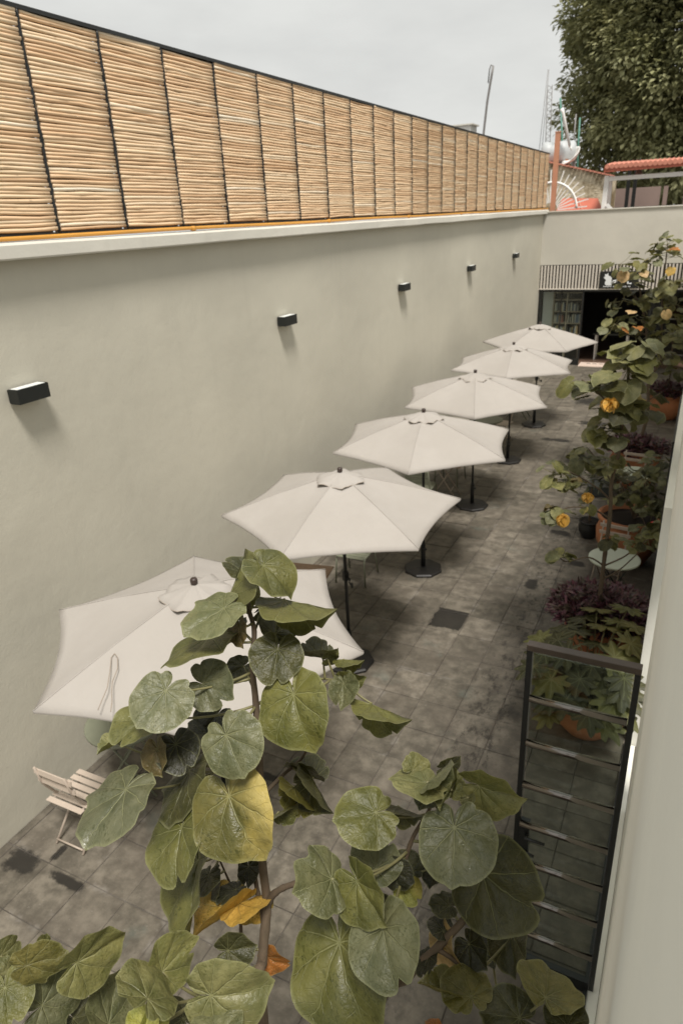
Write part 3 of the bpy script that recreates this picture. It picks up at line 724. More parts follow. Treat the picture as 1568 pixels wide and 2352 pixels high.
folding_chair((1.15, 15.1, 0), R(170), 'dusty pink folding chair between the fourth and fifth parasols')
bistro_table((1.05, 17.2, 0), .36, .73, M['woodtop'], M['oliveft'], 'small brown table under the fifth parasol', True)
bistro_table((4.28, 8.49, 0), .315, .73, M['sage'], M['darkgreen'], 'round pale sage table with dark legs beside the potted tree', rz=R(15))
folding_chair((4.17, 9.12, 0), R(172), 'dusty pink folding chair behind the pale sage table, against a terracotta pot')
bistro_table((4.25, 11.85, 0), .315, .73, M['sage'], M['darkgreen'], 'round pale sage table half hidden behind the hibiscus bush', rz=R(35))
folding_chair((4.16, 12.42, 0), R(176), 'dusty pink folding chair farther back, before the pot of purple plants')
bin_ = empty('floor_planter', (3.63, 12.6, 0)); tag(bin_, 'low dark square planter tray on the floor by the far folding chair', 'planter')
MB().box((3.63, 12.6, .10), (.40, .40, .20), bev=.01).build('tray', M['darkgreen'], bin_)

# ================================================================== LEAVES
def leaf_mesh(name, mat, seed, nth=64, nr=8, fold=.16, cup=.10, ruffle=.05, point=.09, sinus=.30):
    rng = random.Random(seed); b = MB(); bm = b.bm; uvl = bm.loops.layers.uv.new('leaf'); rim = bm.verts.layers.float.new('rim')
    ph = [rng.uniform(0, 6.28) for _ in range(4)]; asym = rng.uniform(-.10, .10); bites = [(rng.uniform(-2.4, 2.4), rng.uniform(.05, .14), rng.uniform(.08, .26)) for _ in range(rng.choice([0, 1, 2, 2]))]
    def outline(th):
        a = abs(th); s = 1 if th >= 0 else -1
        rr = .24 * math.cos(a) + math.sqrt(.755 ** 2 - (.24 * math.sin(a)) ** 2)
        rr += point * math.exp(-(a / .10) ** 2)
        if a > 2.62: rr *= 1 - (1 - sinus) * ((a - 2.62) / (math.pi - 2.62)) ** 1.6
        rr *= 1 + asym * s * math.sin(a) + .022 * math.sin(5 * th + ph[0]) + .012 * math.sin(11 * th + ph[1])
        for b0, bw_, bd in bites: rr *= 1 - bd * math.exp(-((th - b0) / bw_) ** 2)
        return rr
    def zf(x, y):
        r_ = math.hypot(x, y); th = math.atan2(x, y); sec = R(40); d = ((th + sec / 2) % sec) - sec / 2
        z_ = fold * abs(x) * (1 if cup >= 0 else .6)
        z_ += -cup * r_ * r_ - .10 * max(0, y) ** 2 * abs(cup) * 5
        z_ += .125 * r_ * math.sin(math.pi * abs(d) / sec) ** .8 * (1 - .45 * r_)
        z_ += ruffle * r_ ** 3 * math.sin(3 * th + ph[2]) + ruffle * .5 * r_ ** 3 * math.sin(7 * th + ph[3])
        z_ += .05 * noise.noise(Vector((x * 1.8, y * 1.8, seed))) + .022 * noise.noise(Vector((x * 5, y * 5, seed)))
        return z_
    c0 = bm.verts.new((0, 0, 0)); rows = []
    angs = [-math.pi + 2 * math.pi * (k + .5) / nth for k in range(nth)]
    # sharpen around the tip
    k0 = min(range(nth), key=lambda k: abs(angs[k])); angs[k0] = 0.0
    for i in range(1, nr + 1):
        s = (i / nr) ** .85; row = []
        for th in angs:
            r_ = outline(th) * s; x, y = r_ * math.sin(th), r_ * math.cos(th); v = bm.verts.new((x, y, zf(x, y))); v[rim] = s; row.append(v)
        rows.append(row)
    def setuv(f):
        f.smooth = True
        for lp in f.loops: lp[uvl].uv = (lp.vert.co.x, lp.vert.co.y)
    for k in range(nth - 1):
        setuv(bm.faces.new((c0, rows[0][k + 1], rows[0][k])))
        for i in range(nr - 1): setuv(bm.faces.new((rows[i][k], rows[i][k + 1], rows[i + 1][k + 1], rows[i + 1][k])))
    return b.mesh(name, mat, recalc=False)
LEAF = [leaf_mesh('leaf', M['leaf'], s, fold=f_, cup=c_, ruffle=r_) for s, f_, c_, r_ in ((1, .14, .10, .07), (2, .05, .16, .10), (3, .30, .05, .06), (4, .10, -.08, .09), (5, .18, .20, .11), (6, .02, .10, .12))]
FOLD = leaf_mesh('leaf', M['leaf'], 9, fold=.75, cup=.06, ruffle=.06)
CURL = leaf_mesh('leaf', M['leaf'], 12, fold=.35, cup=.30, ruffle=.10)
SMALL = [leaf_mesh('leaf', M['leaf2'], s, 26, 4, f_, c_, r_) for s, f_, c_, r_ in ((21, .14, .10, .06), (22, .05, .18, .08), (23, .28, .08, .05), (24, .1, .25, .1))]

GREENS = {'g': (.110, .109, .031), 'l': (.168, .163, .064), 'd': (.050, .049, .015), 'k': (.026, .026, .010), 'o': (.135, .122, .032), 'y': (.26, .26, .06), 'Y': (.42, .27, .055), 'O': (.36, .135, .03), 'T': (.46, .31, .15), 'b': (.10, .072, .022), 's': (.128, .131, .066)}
def put_leaf(root, A, u, w, rad, me, color, alpha=1.0):
    n = w.cross(u)
    if n.dot(CAM - A) < 0 and n.z < 0.0: w = -w; n = -n
    mat = Matrix((w * rad, u * rad, n * rad)).transposed().to_4x4(); mat.translation = A
    o = place(me, 'leaf', root, mat); c = color; j = random.uniform(.86, 1.14)
    o.color = (c[0] * j, c[1] * j, c[2] * j * random.uniform(.9, 1.1), alpha)
    return o
def petiole(leaf, A, B, r0=.0030, sagv=None, mat='twig', n=7):
    mid = (A + B) / 2 + (sagv or Vector((0, 0, -.15 * (A - B).length)))
    pts = [(A * (1 - t) ** 2 + mid * 2 * t * (1 - t) + B * t * t) for t in [k / n for k in range(n + 1)]]
    b = MB(); b.tube(pts, [r0 * (.8 + .5 * k / n) for k in range(n + 1)], 6)
    me = b.mesh('petiole', M[mat])
    o = bpy.data.objects.new('petiole', me); COL.objects.link(o); o.parent = leaf; o.matrix_parent_inverse = BASE[leaf.name].inverted()
    return o
def photo_leaf(root, ax, ay, tx, ty, W, d, sa=1, st=1, col='g', me=None, alpha=1.0, stem=None, stem_r=.003):
    """A leaf blade: petiole joint (ax, ay), tip (tx, ty), seen width W, d metres away; sa: tip nearer (+) or farther (-); st: which side tips to the lens"""
    Lp = math.hypot(tx - ax, ty - ay); s = max(Lp / 1.02, W / 1.50)
    c = min(.995, Lp / 1.05 / s); px = d / F
    view = (at(ax, ay, d) - CAM).normalized()
    e1 = (RIGHT * ((tx - ax) / Lp) + UP * (-(ty - ay) / Lp)); e1 = (e1 - view * e1.dot(view)).normalized()
    u = (e1 * c - view * sa * math.sqrt(max(0, 1 - c * c))).normalized()
    w0 = e1.cross(view).normalized(); w1 = u.cross(w0).normalized()
    cw = min(.99, W / (1.50 * s)); f = st * math.acos(cw)
    w_ = (w0 * math.cos(f) + w1 * math.sin(f)).normalized()
    n = w_.cross(u)
    if n.dot(-view) < 0: w_ = -w_
    A = at(ax, ay, d)
    o = put_leaf(root, A, u, w_, s * px * .90, me or random.choice(LEAF), GREENS[col], alpha)
    if stem:
        best = None
        for p in stem:
            dd = (p - A).length + (1.2 * max(0, p.z - A.z + .02))
            if best is None or dd < best[0]: best = (dd, p)
        B = best[1]
        if (B - A).length < .5: petiole(o, A - (w_.cross(u)) * .001, B, stem_r)
    return o
def polyline(pts, k=6):
    r = []
    for i in range(len(pts) - 1):
        p0 = pts[max(i - 1, 0)]; p1 = pts[i]; p2 = pts[i + 1]; p3 = pts[min(i + 2, len(pts) - 1)]
        for s in range(k):
            t = s / k; r.append(.5 * ((2 * p1) + (p2 - p0) * t + (2 * p0 - 5 * p1 + 4 * p2 - p3) * t * t + (3 * p1 - p0 - 3 * p2 + p3) * t ** 3))
    r.append(pts[-1]); return r
def stem_obj(root, pts, r0, r1, mat='bark', name='stem', n=8):
    q = polyline([Vector(p) for p in pts], 6); b = MB()
    rads = [(r0 + (r1 - r0) * i / (len(q) - 1)) * (1 + .16 * max(0, math.sin(i * 1.55)) ** 6) for i in range(len(q))]
    b.tube(q, rads, n); b.build(name, M[mat], root); return q
def pot(root, c, r, h, name='pot', bulge=1.12, mat='terracotta'):
    b = MB(); b.lathe([(r * .62, .0), (r * .70, h * .08), (r * .95 * bulge * .95, h * .45), (r * .98 * bulge * .95, h * .68), (r * .93, h * .86), (r * .93, h * .90), (r * 1.03, h * .93), (r * 1.04, h), (r * .94, h), (r * .90, h * .90)], 40, c)
    o = b.build(name, M[mat], root)
    MB().lathe([(r * .905, 0), (r * .5, .012), (.01, .02)], 30, (c[0], c[1], c[2] + h * .905)).build('soil', M['soil'], root)
    return o

# ---- foreground plants
D1 = 1.72
p1 = at(605, 2352, 1.85)
root = empty('leafy_potted_tree', (p1.x - .05, p1.y + .02, 0)); tag(root, 'tall big leaved sapling standing in the middle of the foreground before the nearest parasol', 'plant', 'round leaved saplings close to the camera')
pot(root, (p1.x - .05, p1.y + .02, 0), .30, .50)
ST = [at(573, 1335, D1), at(571, 1395, D1), at(584, 1450, D1), at(579, 1530, D1 + .01), at(588, 1620, D1 + .02), at(598, 1800, D1 + .05), at(603, 1980, D1 + .08), at(613, 2080, D1 + .10), at(603, 2200, D1 + .11), p1]
sm = stem_obj(root, [Vector((p1.x - .05, p1.y + .02, .44)), Vector((p1.x - .03, p1.y + .01, 1.2))] + ST[::-1], .017, .0045)
s2 = stem_obj(root, [at(608, 2130, 1.84), at(590, 2040, 1.85), at(578, 1960, 1.87), at(560, 1850, 1.88), at(520, 1760, 1.86)], .007, .0035)
s3 = stem_obj(root, [at(604, 2330, 1.86), at(560, 2210, 1.88), at(552, 2080, 1.90), at(550, 1985, 1.90), at(556, 1900, 1.88)], .0065, .003)
s4 = stem_obj(root, [at(611, 2092, 1.83), at(622, 2062, 1.80), at(645, 2042, 1.77), at(682, 2028, 1.74), at(740, 2010, 1.70)], .011, .006)
s5 = stem_obj(root, [at(588, 1620, D1 + .02), at(640, 1590, D1 + .06), at(720, 1560, D1 + .05), at(790, 1565, D1)], .004, .0022, 'twig')
s6 = stem_obj(root, [at(556, 2090, 1.9), at(520, 2010, 1.9), at(498, 1960, 1.88)], .004, .002)
s7 = stem_obj(root, [at(600, 1830, D1 + .06), at(650, 1780, D1 + .1), at(690, 1745, D1 + .12), at(715, 1700, D1 + .1)], .006, .003)
allst = sm + s2 + s3 + s5 + s6 + s7
P = lambda *a, **k: photo_leaf(root, *a, stem=allst, **k)
P(605, 1299, 688, 1357, 108, D1 - .06, sa=1, st=-1, col='g', me=LEAF[4])
P(561, 1318, 512, 1272, 62, D1 + .02, sa=-1, col='d')
P(527, 1366, 574, 1254, 30, D1 - .03, sa=-1, col='g', me=FOLD)
P(515, 1397, 414, 1450, 102, D1 - .10, sa=1, st=1, col='s', me=LEAF[1])
P(482, 1460, 361, 1530, 66, D1 - .02, sa=1, st=1, col='g')
P(552, 1440, 558, 1492, 48, D1 - .06, sa=1, col='b')
P(654, 1376, 778, 1408, 36, D1 - .02, sa=1, st=1, col='g', me=FOLD)
P(631, 1456, 643, 1404, 104, D1 + .03, sa=-1, col='d')
P(638, 1491, 622, 1580, 140, D1 - .05, sa=1, col='d', me=LEAF[0])
P(675, 1595, 697, 1732, 178, D1 - .10, sa=1, col='g', me=LEAF[4])
P(789, 1570, 790, 1634, 76, D1 - .03, sa=1, col='s')
P(790, 1560, 840, 1572, 46, D1 - .01, sa=1, col='g')
P(752, 1512, 787, 1497, 34, D1, sa=-1, col='g'); P(742, 1512, 672, 1500, 36, D1 + .02, sa=1, col='d', me=FOLD)
P(789, 1514, 839, 1519, 17, D1 + .01, sa=1, col='g', me=FOLD)
P(854, 1617, 946, 1660, 40, D1 - .02, sa=1, col='g', me=FOLD)
P(466, 1571, 545, 1606, 132, D1 - .04, sa=1, col='s', me=LEAF[3])
P(381, 1587, 312, 1672, 152, D1 - .12, sa=1, col='s', me=LEAF[5])
P(348, 1645, 250, 1703, 92, D1 - .03, sa=1, col='g', me=LEAF[0])
P(272, 1708, 224, 1730, 24, D1 + .03, sa=1, col='l', me=FOLD)
P(404, 1710, 426, 1780, 118, D1 - .01, sa=1, col='k', me=LEAF[0])
P(362, 1720, 372, 1786, 62, D1 - .03, sa=1, col='b', me=LEAF[2])
P(520, 1689, 562, 1794, 156, D1 - .13, sa=1, col='s', me=LEAF[5])
P(527, 1829, 576, 1982, 204, D1 - .11, sa=1, col='o', me=LEAF[4], alpha=.08)
P(290, 1814, 193, 1926, 132, D1 - .08, sa=1, col='s', me=LEAF[1])
P(436, 1772, 374, 1888, 84, D1 + .04, sa=1, col='d')
P(418, 1901, 386, 2037, 128, D1 - .05, sa=1, col='g', me=LEAF[0])
P(457, 1977, 430, 2151, 96, D1 + .02, sa=1, col='g', me=LEAF[2])
P(543, 2086, 447, 2145, 66, D1 + .10, sa=1, col='Y', me=FOLD)
P(548, 2074, 638, 2046, 22, D1 + .10, sa=1, col='Y', me=FOLD)
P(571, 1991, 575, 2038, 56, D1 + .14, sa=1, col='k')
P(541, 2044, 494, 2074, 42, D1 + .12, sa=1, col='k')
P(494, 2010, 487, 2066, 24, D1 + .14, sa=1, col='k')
P(524, 2183, 594, 2172, 92, D1 + .08, sa=1, col='d', me=LEAF[2])
P(613, 2196, 656, 2235, 54, D1 + .16, sa=1, col='O', me=CURL)
P(718, 1787, 648, 1754, 42, D1 + .10, sa=-1, col='d', me=FOLD)
P(676, 1808, 731, 1869, 40, D1 + .08, sa=1, col='o', me=FOLD)
P(718, 1787, 760, 1870, 46, D1 + .06, sa=1, col='d', me=FOLD)
P(641, 1865, 688, 1845, 34, D1 + .06, sa=1, col='g', me=FOLD)
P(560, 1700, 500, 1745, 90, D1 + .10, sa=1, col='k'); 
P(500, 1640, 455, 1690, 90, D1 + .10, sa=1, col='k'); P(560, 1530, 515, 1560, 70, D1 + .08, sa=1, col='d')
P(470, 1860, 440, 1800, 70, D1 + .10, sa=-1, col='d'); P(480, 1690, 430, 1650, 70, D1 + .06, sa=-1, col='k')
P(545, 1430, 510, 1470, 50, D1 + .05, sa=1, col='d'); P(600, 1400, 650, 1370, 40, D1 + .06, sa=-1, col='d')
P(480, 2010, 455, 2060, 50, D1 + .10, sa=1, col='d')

# right foreground plant
D2 = 1.50
pb = at(850, 2370, 1.62)
root = empty('leafy_potted_tree', (pb.x - .22, pb.y + .02, 0)); tag(root, 'spreading big leaved sapling at the bottom right of centre beside the glazed door', 'plant', 'round leaved saplings close to the camera')
pot(root, (pb.x - .22, pb.y + .02, 0), .26, .45)
b1 = stem_obj(root, [Vector((pb.x - .22, pb.y + .02, .40)), Vector((pb.x - .18, pb.y + .02, 1.8)), pb, at(940, 2240, 1.60), at(1000, 2180, 1.58), at(1068, 2108, 1.56), at(1110, 2040, 1.56), at(1120, 1960, 1.58)], .014, .006)
b2 = stem_obj(root, [at(960, 2222, 1.595), at(930, 2120, 1.60), at(925, 2010, 1.60), at(945, 1930, 1.58), at(985, 1860, 1.55), at(1002, 1800, 1.54)], .008, .003)
b3 = stem_obj(root, [at(1002, 2178, 1.58), at(1060, 2220, 1.56), at(1130, 2300, 1.52), at(1180, 2350, 1.50)], .006, .003)
allst = b1[12:] + b2 + b3
P = lambda *a, **k: photo_leaf(root, *a, stem=allst, **k)
P(863, 1866, 754, 1884, 150, D2, sa=1, col='g', me=LEAF[5])
P(863, 1996, 882, 1912, 135, D2 + .06, sa=-1, col='s', me=LEAF[3])
P(761, 2019, 682, 2044, 172, D2 - .02, sa=1, col='s', me=LEAF[1])
P(820, 2024, 881, 2124, 120, D2 - .04, sa=1, col='g', me=LEAF[2])
P(780, 2165, 806, 2362, 246, D2 + .02, sa=1, col='g', me=LEAF[4])
P(880, 2132, 902, 2273, 182, D2 - .08, sa=1, col='s', me=LEAF[0])
P(930, 2032, 958, 2078, 76, D2 + .10, sa=1, col='y', alpha=.5); P(900, 1998, 950, 2030, 80, D2 + .08, sa=1, col='k')
P(1043, 1901, 1036, 2037, 202, D2 - .06, sa=1, col='s', me=LEAF[5])
P(1107, 2005, 1234, 2112, 226, D2 + .05, sa=1, col='d', me=LEAF[0])
P(981, 1797, 884, 1783, 76, D2 - .03, sa=1, st=1, col='l', me=LEAF[5])
P(947, 1769, 988, 1738, 82, D2 + .0, sa=-1, col='l', me=LEAF[1])
P(982, 1797, 1043, 1744, 46, D2 - .05, sa=-1, col='s', me=FOLD)
P(1021, 1762, 1070, 1750, 44, D2 + .02, sa=-1, col='d')
P(1100, 1804, 1207, 1838, 104, D2 - .03, sa=1, col='l', me=LEAF[2])
P(1035, 1813, 1007, 1862, 46, D2 - .04, sa=1, col='g', me=FOLD); P(1035, 1813, 1046, 1762, 34, D2 - .02, sa=-1, col='g', me=FOLD)
P(1076, 1832, 1066, 1862, 34, D2 - .02, sa=1, col='l', me=CURL)
P(993, 1815, 961, 1862, 74, D2 + .05, sa=1, col='d'); P(912, 1852, 972, 1878, 34, D2 + .06, sa=1, col='d', me=FOLD)
P(1175, 2147, 1180, 2236, 96, D2 + .08, sa=1, col='d'); P(1077, 2168, 1113, 2222, 84, D2 + .07, sa=1, col='k')
P(1081, 2289, 1058, 2212, 134, D2 - .02, sa=-1, col='o', me=LEAF[5])
P(1252, 2292, 1264, 2224, 172, D2 - .08, sa=-1, col='o', me=LEAF[2])
P(1191, 2339, 1102, 2318, 132, D2 - .05, sa=1, col='d', me=LEAF[4])
P(1302, 2356, 1288, 2288, 110, D2 - .10, sa=-1, col='d', me=LEAF[0])
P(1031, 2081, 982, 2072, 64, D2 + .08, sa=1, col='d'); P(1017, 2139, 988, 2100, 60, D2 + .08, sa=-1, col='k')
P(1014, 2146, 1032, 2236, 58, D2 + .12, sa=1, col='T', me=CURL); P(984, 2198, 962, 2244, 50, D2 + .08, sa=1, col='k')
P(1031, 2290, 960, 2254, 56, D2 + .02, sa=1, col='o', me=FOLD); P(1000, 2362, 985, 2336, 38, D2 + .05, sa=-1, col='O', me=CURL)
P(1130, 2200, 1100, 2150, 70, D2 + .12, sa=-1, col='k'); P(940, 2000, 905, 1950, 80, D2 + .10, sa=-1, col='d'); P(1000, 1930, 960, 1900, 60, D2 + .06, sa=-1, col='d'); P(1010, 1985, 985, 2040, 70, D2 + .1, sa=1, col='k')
P(860, 2110, 900, 2060, 80, D2 + .1, sa=-1, col='k'); P(1090, 1880, 1140, 1840, 60, D2 + .05, sa=-1, col='d')

# left foreground plant
D3 = 1.42
pc = at(300, 2440, 1.60)
root = empty('leafy_potted_tree', (pc.x, pc.y + .05, 0)); tag(root, 'big leaved sapling filling the bottom left corner, only its top showing', 'plant', 'round leaved saplings close to the camera')
pot(root, (pc.x, pc.y + .05, 0), .26, .45)
c1 = stem_obj(root, [Vector((pc.x, pc.y + .05, .40)), Vector((pc.x, pc.y + .03, 1.6)), pc, at(250, 2380, 1.55), at(180, 2310, 1.52), at(120, 2260, 1.50), at(60, 2240, 1.5)], .013, .004)
c2 = stem_obj(root, [pc, at(380, 2390, 1.55), at(430, 2330, 1.52), at(460, 2290, 1.50)], .008, .003)
allst = c1[12:] + c2
P = lambda *a, **k: photo_leaf(root, *a, stem=allst, **k)
P(63, 2217, 154, 2198, 96, D3 - .05, sa=1, col='o', me=LEAF[1])
P(178, 2210, 285, 2147, 122, D3 - .02, sa=-1, col='l', me=LEAF[2])
P(12, 2269, 22, 2362, 136, D3 - .03, sa=1, col='g', me=LEAF[0])
P(97, 2309, 192, 2250, 150, D3, sa=-1, col='s', me=LEAF[1])
P(250, 2352, 262, 2246, 116, D3 + .05, sa=-1, col='s', me=LEAF[3])
P(339, 2295, 372, 2226, 182, D3 - .08, sa=-1, col='l', me=LEAF[5])
P(373, 2232, 441, 2152, 116, D3 + .03, sa=-1, col='l', me=LEAF[3])
P(485, 2286, 632, 2296, 172, D3 - .02, sa=1, col='l', me=LEAF[4])
P(505, 2372, 470, 2298, 140, D3 - .06, sa=-1, col='s', me=LEAF[0])
P(335, 2362, 293, 2322, 84, D3 - .03, sa=-1, col='y', me=LEAF[2]); P(342, 2362, 382, 2320, 76, D3 - .02, sa=-1, col='y', me=LEAF[2])
P(92, 2192, 112, 2150, 42, D3 + .05, sa=-1, col='g'); P(2, 2195, 48, 2163, 70, D3 + .03, sa=-1, col='l'); P(-12, 2245, 12, 2195, 76, D3 + .0, sa=-1, col='l')
P(170, 2340, 205, 2380, 100, D3 + .06, sa=1, col='d'); P(420, 2340, 380, 2290, 80, D3 + .08, sa=-1, col='d'); P(70, 2290, 110, 2260, 60, D3 + .06, sa=-1, col='d')

# ---- potted trees on the right
def ring_basis(n):
    n = n.normalized(); a = n.orthogonal().normalized(); return a, n.cross(a)
def rand_leaf(root, A, rad, out, cols, me=None, droop=.5, stem=None):
    u = (Vector((out.x, out.y, 0)).normalized() * 1.0 + Vector((random.uniform(-.7, .7), random.uniform(-.7, .7), random.uniform(-.9, .15) * droop * 2))).normalized()
    up = Vector((random.uniform(-.45, .45), random.uniform(-.6, .25), 1)).normalized()
    w_ = u.cross(up).normalized()
    c = random.choice(cols); al = 1.0
    if c == 'g' and random.random() < .06: al = .2
    o = put_leaf(root, A, u, w_, rad, me or random.choice(SMALL), GREENS[c], al)
    if stem is not None: petiole(o, A, stem, .0028, n=4)
    return o
def tuft(root, c, spread, n, rad, cols, stempt=None):
    for k in range(n):
        d = Vector((random.gauss(0, 1), random.gauss(0, 1), random.gauss(0, .6))).normalized() * random.uniform(.35, 1)
        A = c + Vector((d.x * spread, d.y * spread, d.z * spread * .8))
        rand_leaf(root, A, rad * random.uniform(.7, 1.15), d, cols, stem=(stempt or c))
def bloom(root, A, r, mat='petalY'):
    if mat == 'petalY':
        for k in range(6):
            a = 2 * math.pi * k / 6 + random.uniform(-.3, .3); t = Vector((math.cos(a), math.sin(a), 0))
            u = (t * .55 + Vector((0, 0, -1))).normalized(); w_ = u.cross(t).normalized()
            o = put_leaf(root, A + Vector((0, 0, r * .6)) + t * r * .12, u, w_, r * random.uniform(1.25, 1.6), random.choice(SMALL), (.56, .31, .05)); o.name = 'petal'
        return
    b = MB(); n = 30; rows = []
    for q, zz in ((.10, .55), (.45, .50), (.80, .22), (.95, -.15), (.86, -.48), (.60, -.62)):
        rows.append([b.bm.verts.new((r * q * (1 + .10 * abs(math.sin(2.5 * a)) * (1 if q > .3 else 0)) * math.cos(a), r * q * (1 + .10 * abs(math.sin(2.5 * a))) * math.sin(a), r * zz + .05 * r * math.sin(5 * a) * q)) for a in [2 * math.pi * k / n for k in range(n)]])
    for x_, y_ in zip(rows, rows[1:]):
        for k in range(n): f = b.bm.faces.new((x_[k], x_[(k + 1) % n], y_[(k + 1) % n], y_[k])); f.smooth = True
    b.bm.faces.new(rows[0])
    me = b.mesh('flower', M[mat]); rot = Matrix.Rotation(random.uniform(0, 6), 4, 'Z') @ Matrix.Rotation(R(random.uniform(5, 35)), 4, 'X')
    o = place(me, 'flower', root, Matrix.Translation(A) @ rot)
    cb_ = MB(); cb_.tube([A + Vector((0, 0, r * .45)), A + Vector((.01, .05, r * 1.2)), A + Vector((.03, .16, r * 1.7))], .004, 5); cb_.build('flower_stalk', M['twig'], root)
MIX = ['g', 'l', 's', 'd', 'l', 'l', 's', 'g']
# tree A in the pot of purple plants
YA = 7.12
root = empty('potted_tree', (4.30, 7.15, 0)); tag(root, 'tall slim round leaved tree rising from the pot of purple plants near the sage table', 'tree', 'potted trees along the right facade')
pot(root, (4.32, 7.25, 0), .40, .66)
tr_ = stem_obj(root, [Vector((4.28, 7.16, .55))] + [aty(u, v, YA) for u, v in ((1375, 1390), (1386, 1290), (1400, 1180), (1403, 1110), (1420, 1040), (1430, 960), (1440, 880), (1446, 830), (1450, 795))], .026, .008, name='trunk')
def branch(root, pts, Y, r0=.010, r1=.005, dy=0):
    ps = [aty(u, v, Y + dy * i) for i, (u, v) in enumerate(pts)]
    return stem_obj(root, ps, r0, r1, name='branch', n=6)
br = []
br.append(branch(root, [(1402, 1150), (1370, 1120), (1310, 1085), (1275, 1075)], YA, dy=-.06)); br.append(branch(root, [(1398, 1190), (1360, 1170), (1310, 1165), (1270, 1180)], YA, dy=-.1))
br.append(branch(root, [(1404, 1110), (1380, 1070), (1350, 1030)], YA, dy=.1)); br.append(branch(root, [(1386, 1300), (1350, 1280), (1300, 1290), (1280, 1275)], YA, dy=-.08))
br.append(branch(root, [(1384, 1300), (1430, 1280), (1470, 1250), (1510, 1225)], YA, dy=-.06)); br.append(branch(root, [(1382, 1330), (1420, 1310), (1470, 1265)], YA, dy=-.1))
br.append(branch(root, [(1430, 960), (1390, 920), (1360, 890), (1335, 872)], YA, dy=-.08)); br.append(branch(root, [(1425, 1010), (1390, 1000), (1370, 1010)], YA, dy=-.05)); br.append(branch(root, [(1432, 950), (1470, 930), (1520, 900)], YA, dy=.15))
Lr = .145
def T(u, v, Y, sp, n, rad=Lr, cols=MIX): c = aty(u, v, Y); tuft(root, c, sp, int(n * 1.15), rad, cols)
T(1452, 810, YA, .19, 13, .165); T(1440, 850, YA - .1, .26, 12, .16); T(1360, 885, YA - .2, .22, 10, .15); T(1420, 935, YA - .1, .26, 12, .15); T(1390, 1000, YA - .1, .2, 10, .14); T(1480, 930, YA + .3, .22, 8, .16)
T(1270, 1085, YA - .2, .17, 11, .10); T(1310, 1110, YA - .1, .15, 9, .09); T(1280, 1180, YA - .3, .14, 10, .09); T(1350, 1050, YA + .2, .2, 12, .11); T(1330, 1160, YA - .1, .14, 6, .09); T(1290, 1278, YA - .3, .11, 7, .10); T(1400, 1240, YA, .10, 7, .09); T(1460, 1255, YA - .2, .12, 7, .09); T(1515, 1225, YA - .2, .14, 7, .1); T(1390, 1060, YA, .14, 7, .1)
for u, v, r_ in ((1398, 934, .066), (1292, 1197, .058), (1348, 1145, .046)): bloom(root, aty(u, v, YA - .45), r_)
for u, v in ((1322, 1105), (1262, 1165)):
    A = aty(u, v, YA - .3); tuft(root, A, .04, 6, .05, ['b'])
def small_foliage(name, root, c, R_, H, n, mat, lw_=.02, ll=.09, dome=.6, kind='stuff'):
    b = MB(); la = b.bm.faces.layers.float.new('rnd')
    for _ in range(n):
        a = random.uniform(0, 2 * math.pi); q = math.sqrt(random.random()) * R_; x = c[0] + q * math.cos(a); y = c[1] + q * math.sin(a)
        z = c[2] + H * (1 - (q / R_) ** 2 * dome) * random.uniform(.55, 1.05) + .05 * noise.noise(Vector((x * 4, y * 4, 0)))
        d = Vector((math.cos(a) * (q / R_) + random.uniform(-.8, .8), math.sin(a) * (q / R_) + random.uniform(-.8, .8), random.uniform(-.2, .9))).normalized()
        s_ = d.cross(Vector((random.uniform(-.4, .4), random.uniform(-.4, .4), 1))).normalized(); up = s_.cross(d)
        l_ = ll * random.uniform(.7, 1.3); w_ = lw_ * random.uniform(.7, 1.3); P0 = Vector((x, y, z))
        vs = [b.bm.verts.new(P0 + v) for v in (Vector(), d * l_ * .4 + s_ * w_ + up * .006, d * l_ * .45 - up * .004, d * l_ * .4 - s_ * w_ + up * .006, d * l_ - up * l_ * .15)]
        qv = random.random()
        for f in ((0, 1, 2), (0, 2, 3), (1, 4, 2), (2, 4, 3)):
            g_ = b.bm.faces.new([vs[i] for i in f]); g_[la] = qv; g_.smooth = True
    o = b.build(name, M[mat], root, recalc=False)
    if kind: tag(o, kind=kind)
    return o
small_foliage('purple_groundcover', root, (4.30, 7.20, .60), .56, .30, 3000, 'purple', .017, .095)
# hibiscus bush in big terracotta pot
root = empty('potted_hibiscus', (4.36, 10.05, 0)); tag(root, 'bushy hibiscus with one red flower in a big terracotta pot behind the pink chair', 'shrub', 'potted trees along the right facade')
pot(root, (4.33, 9.98, 0), .43, .74)
hb = Vector((4.38, 10.0, .68))
for u, v, Y in ((1440, 1090, 9.9), (1500, 1080, 10.0), (1520, 1130, 9.7), (1490, 1150, 9.4), (1530, 1060, 10.2), (1460, 1140, 9.6), (1400, 1085, 10.2), (1530, 1180, 9.3), (1495, 1225, 8.9), (1430, 1130, 9.9), (1480, 1100, 9.6)):
    c = aty(u, v, Y); c.x = min(c.x, 4.62); mid = (hb + c) / 2 + Vector((0, 0, .12)); stem_obj(root, [hb, mid, c], .010, .004, name='branch', n=6)
    tuft(root, c, .27, 15, .088, ['g', 'g', 'd', 's', 'd', 'l', 'l'], None)
bloom(root, aty(1503, 1206, 8.75), .07, 'red')
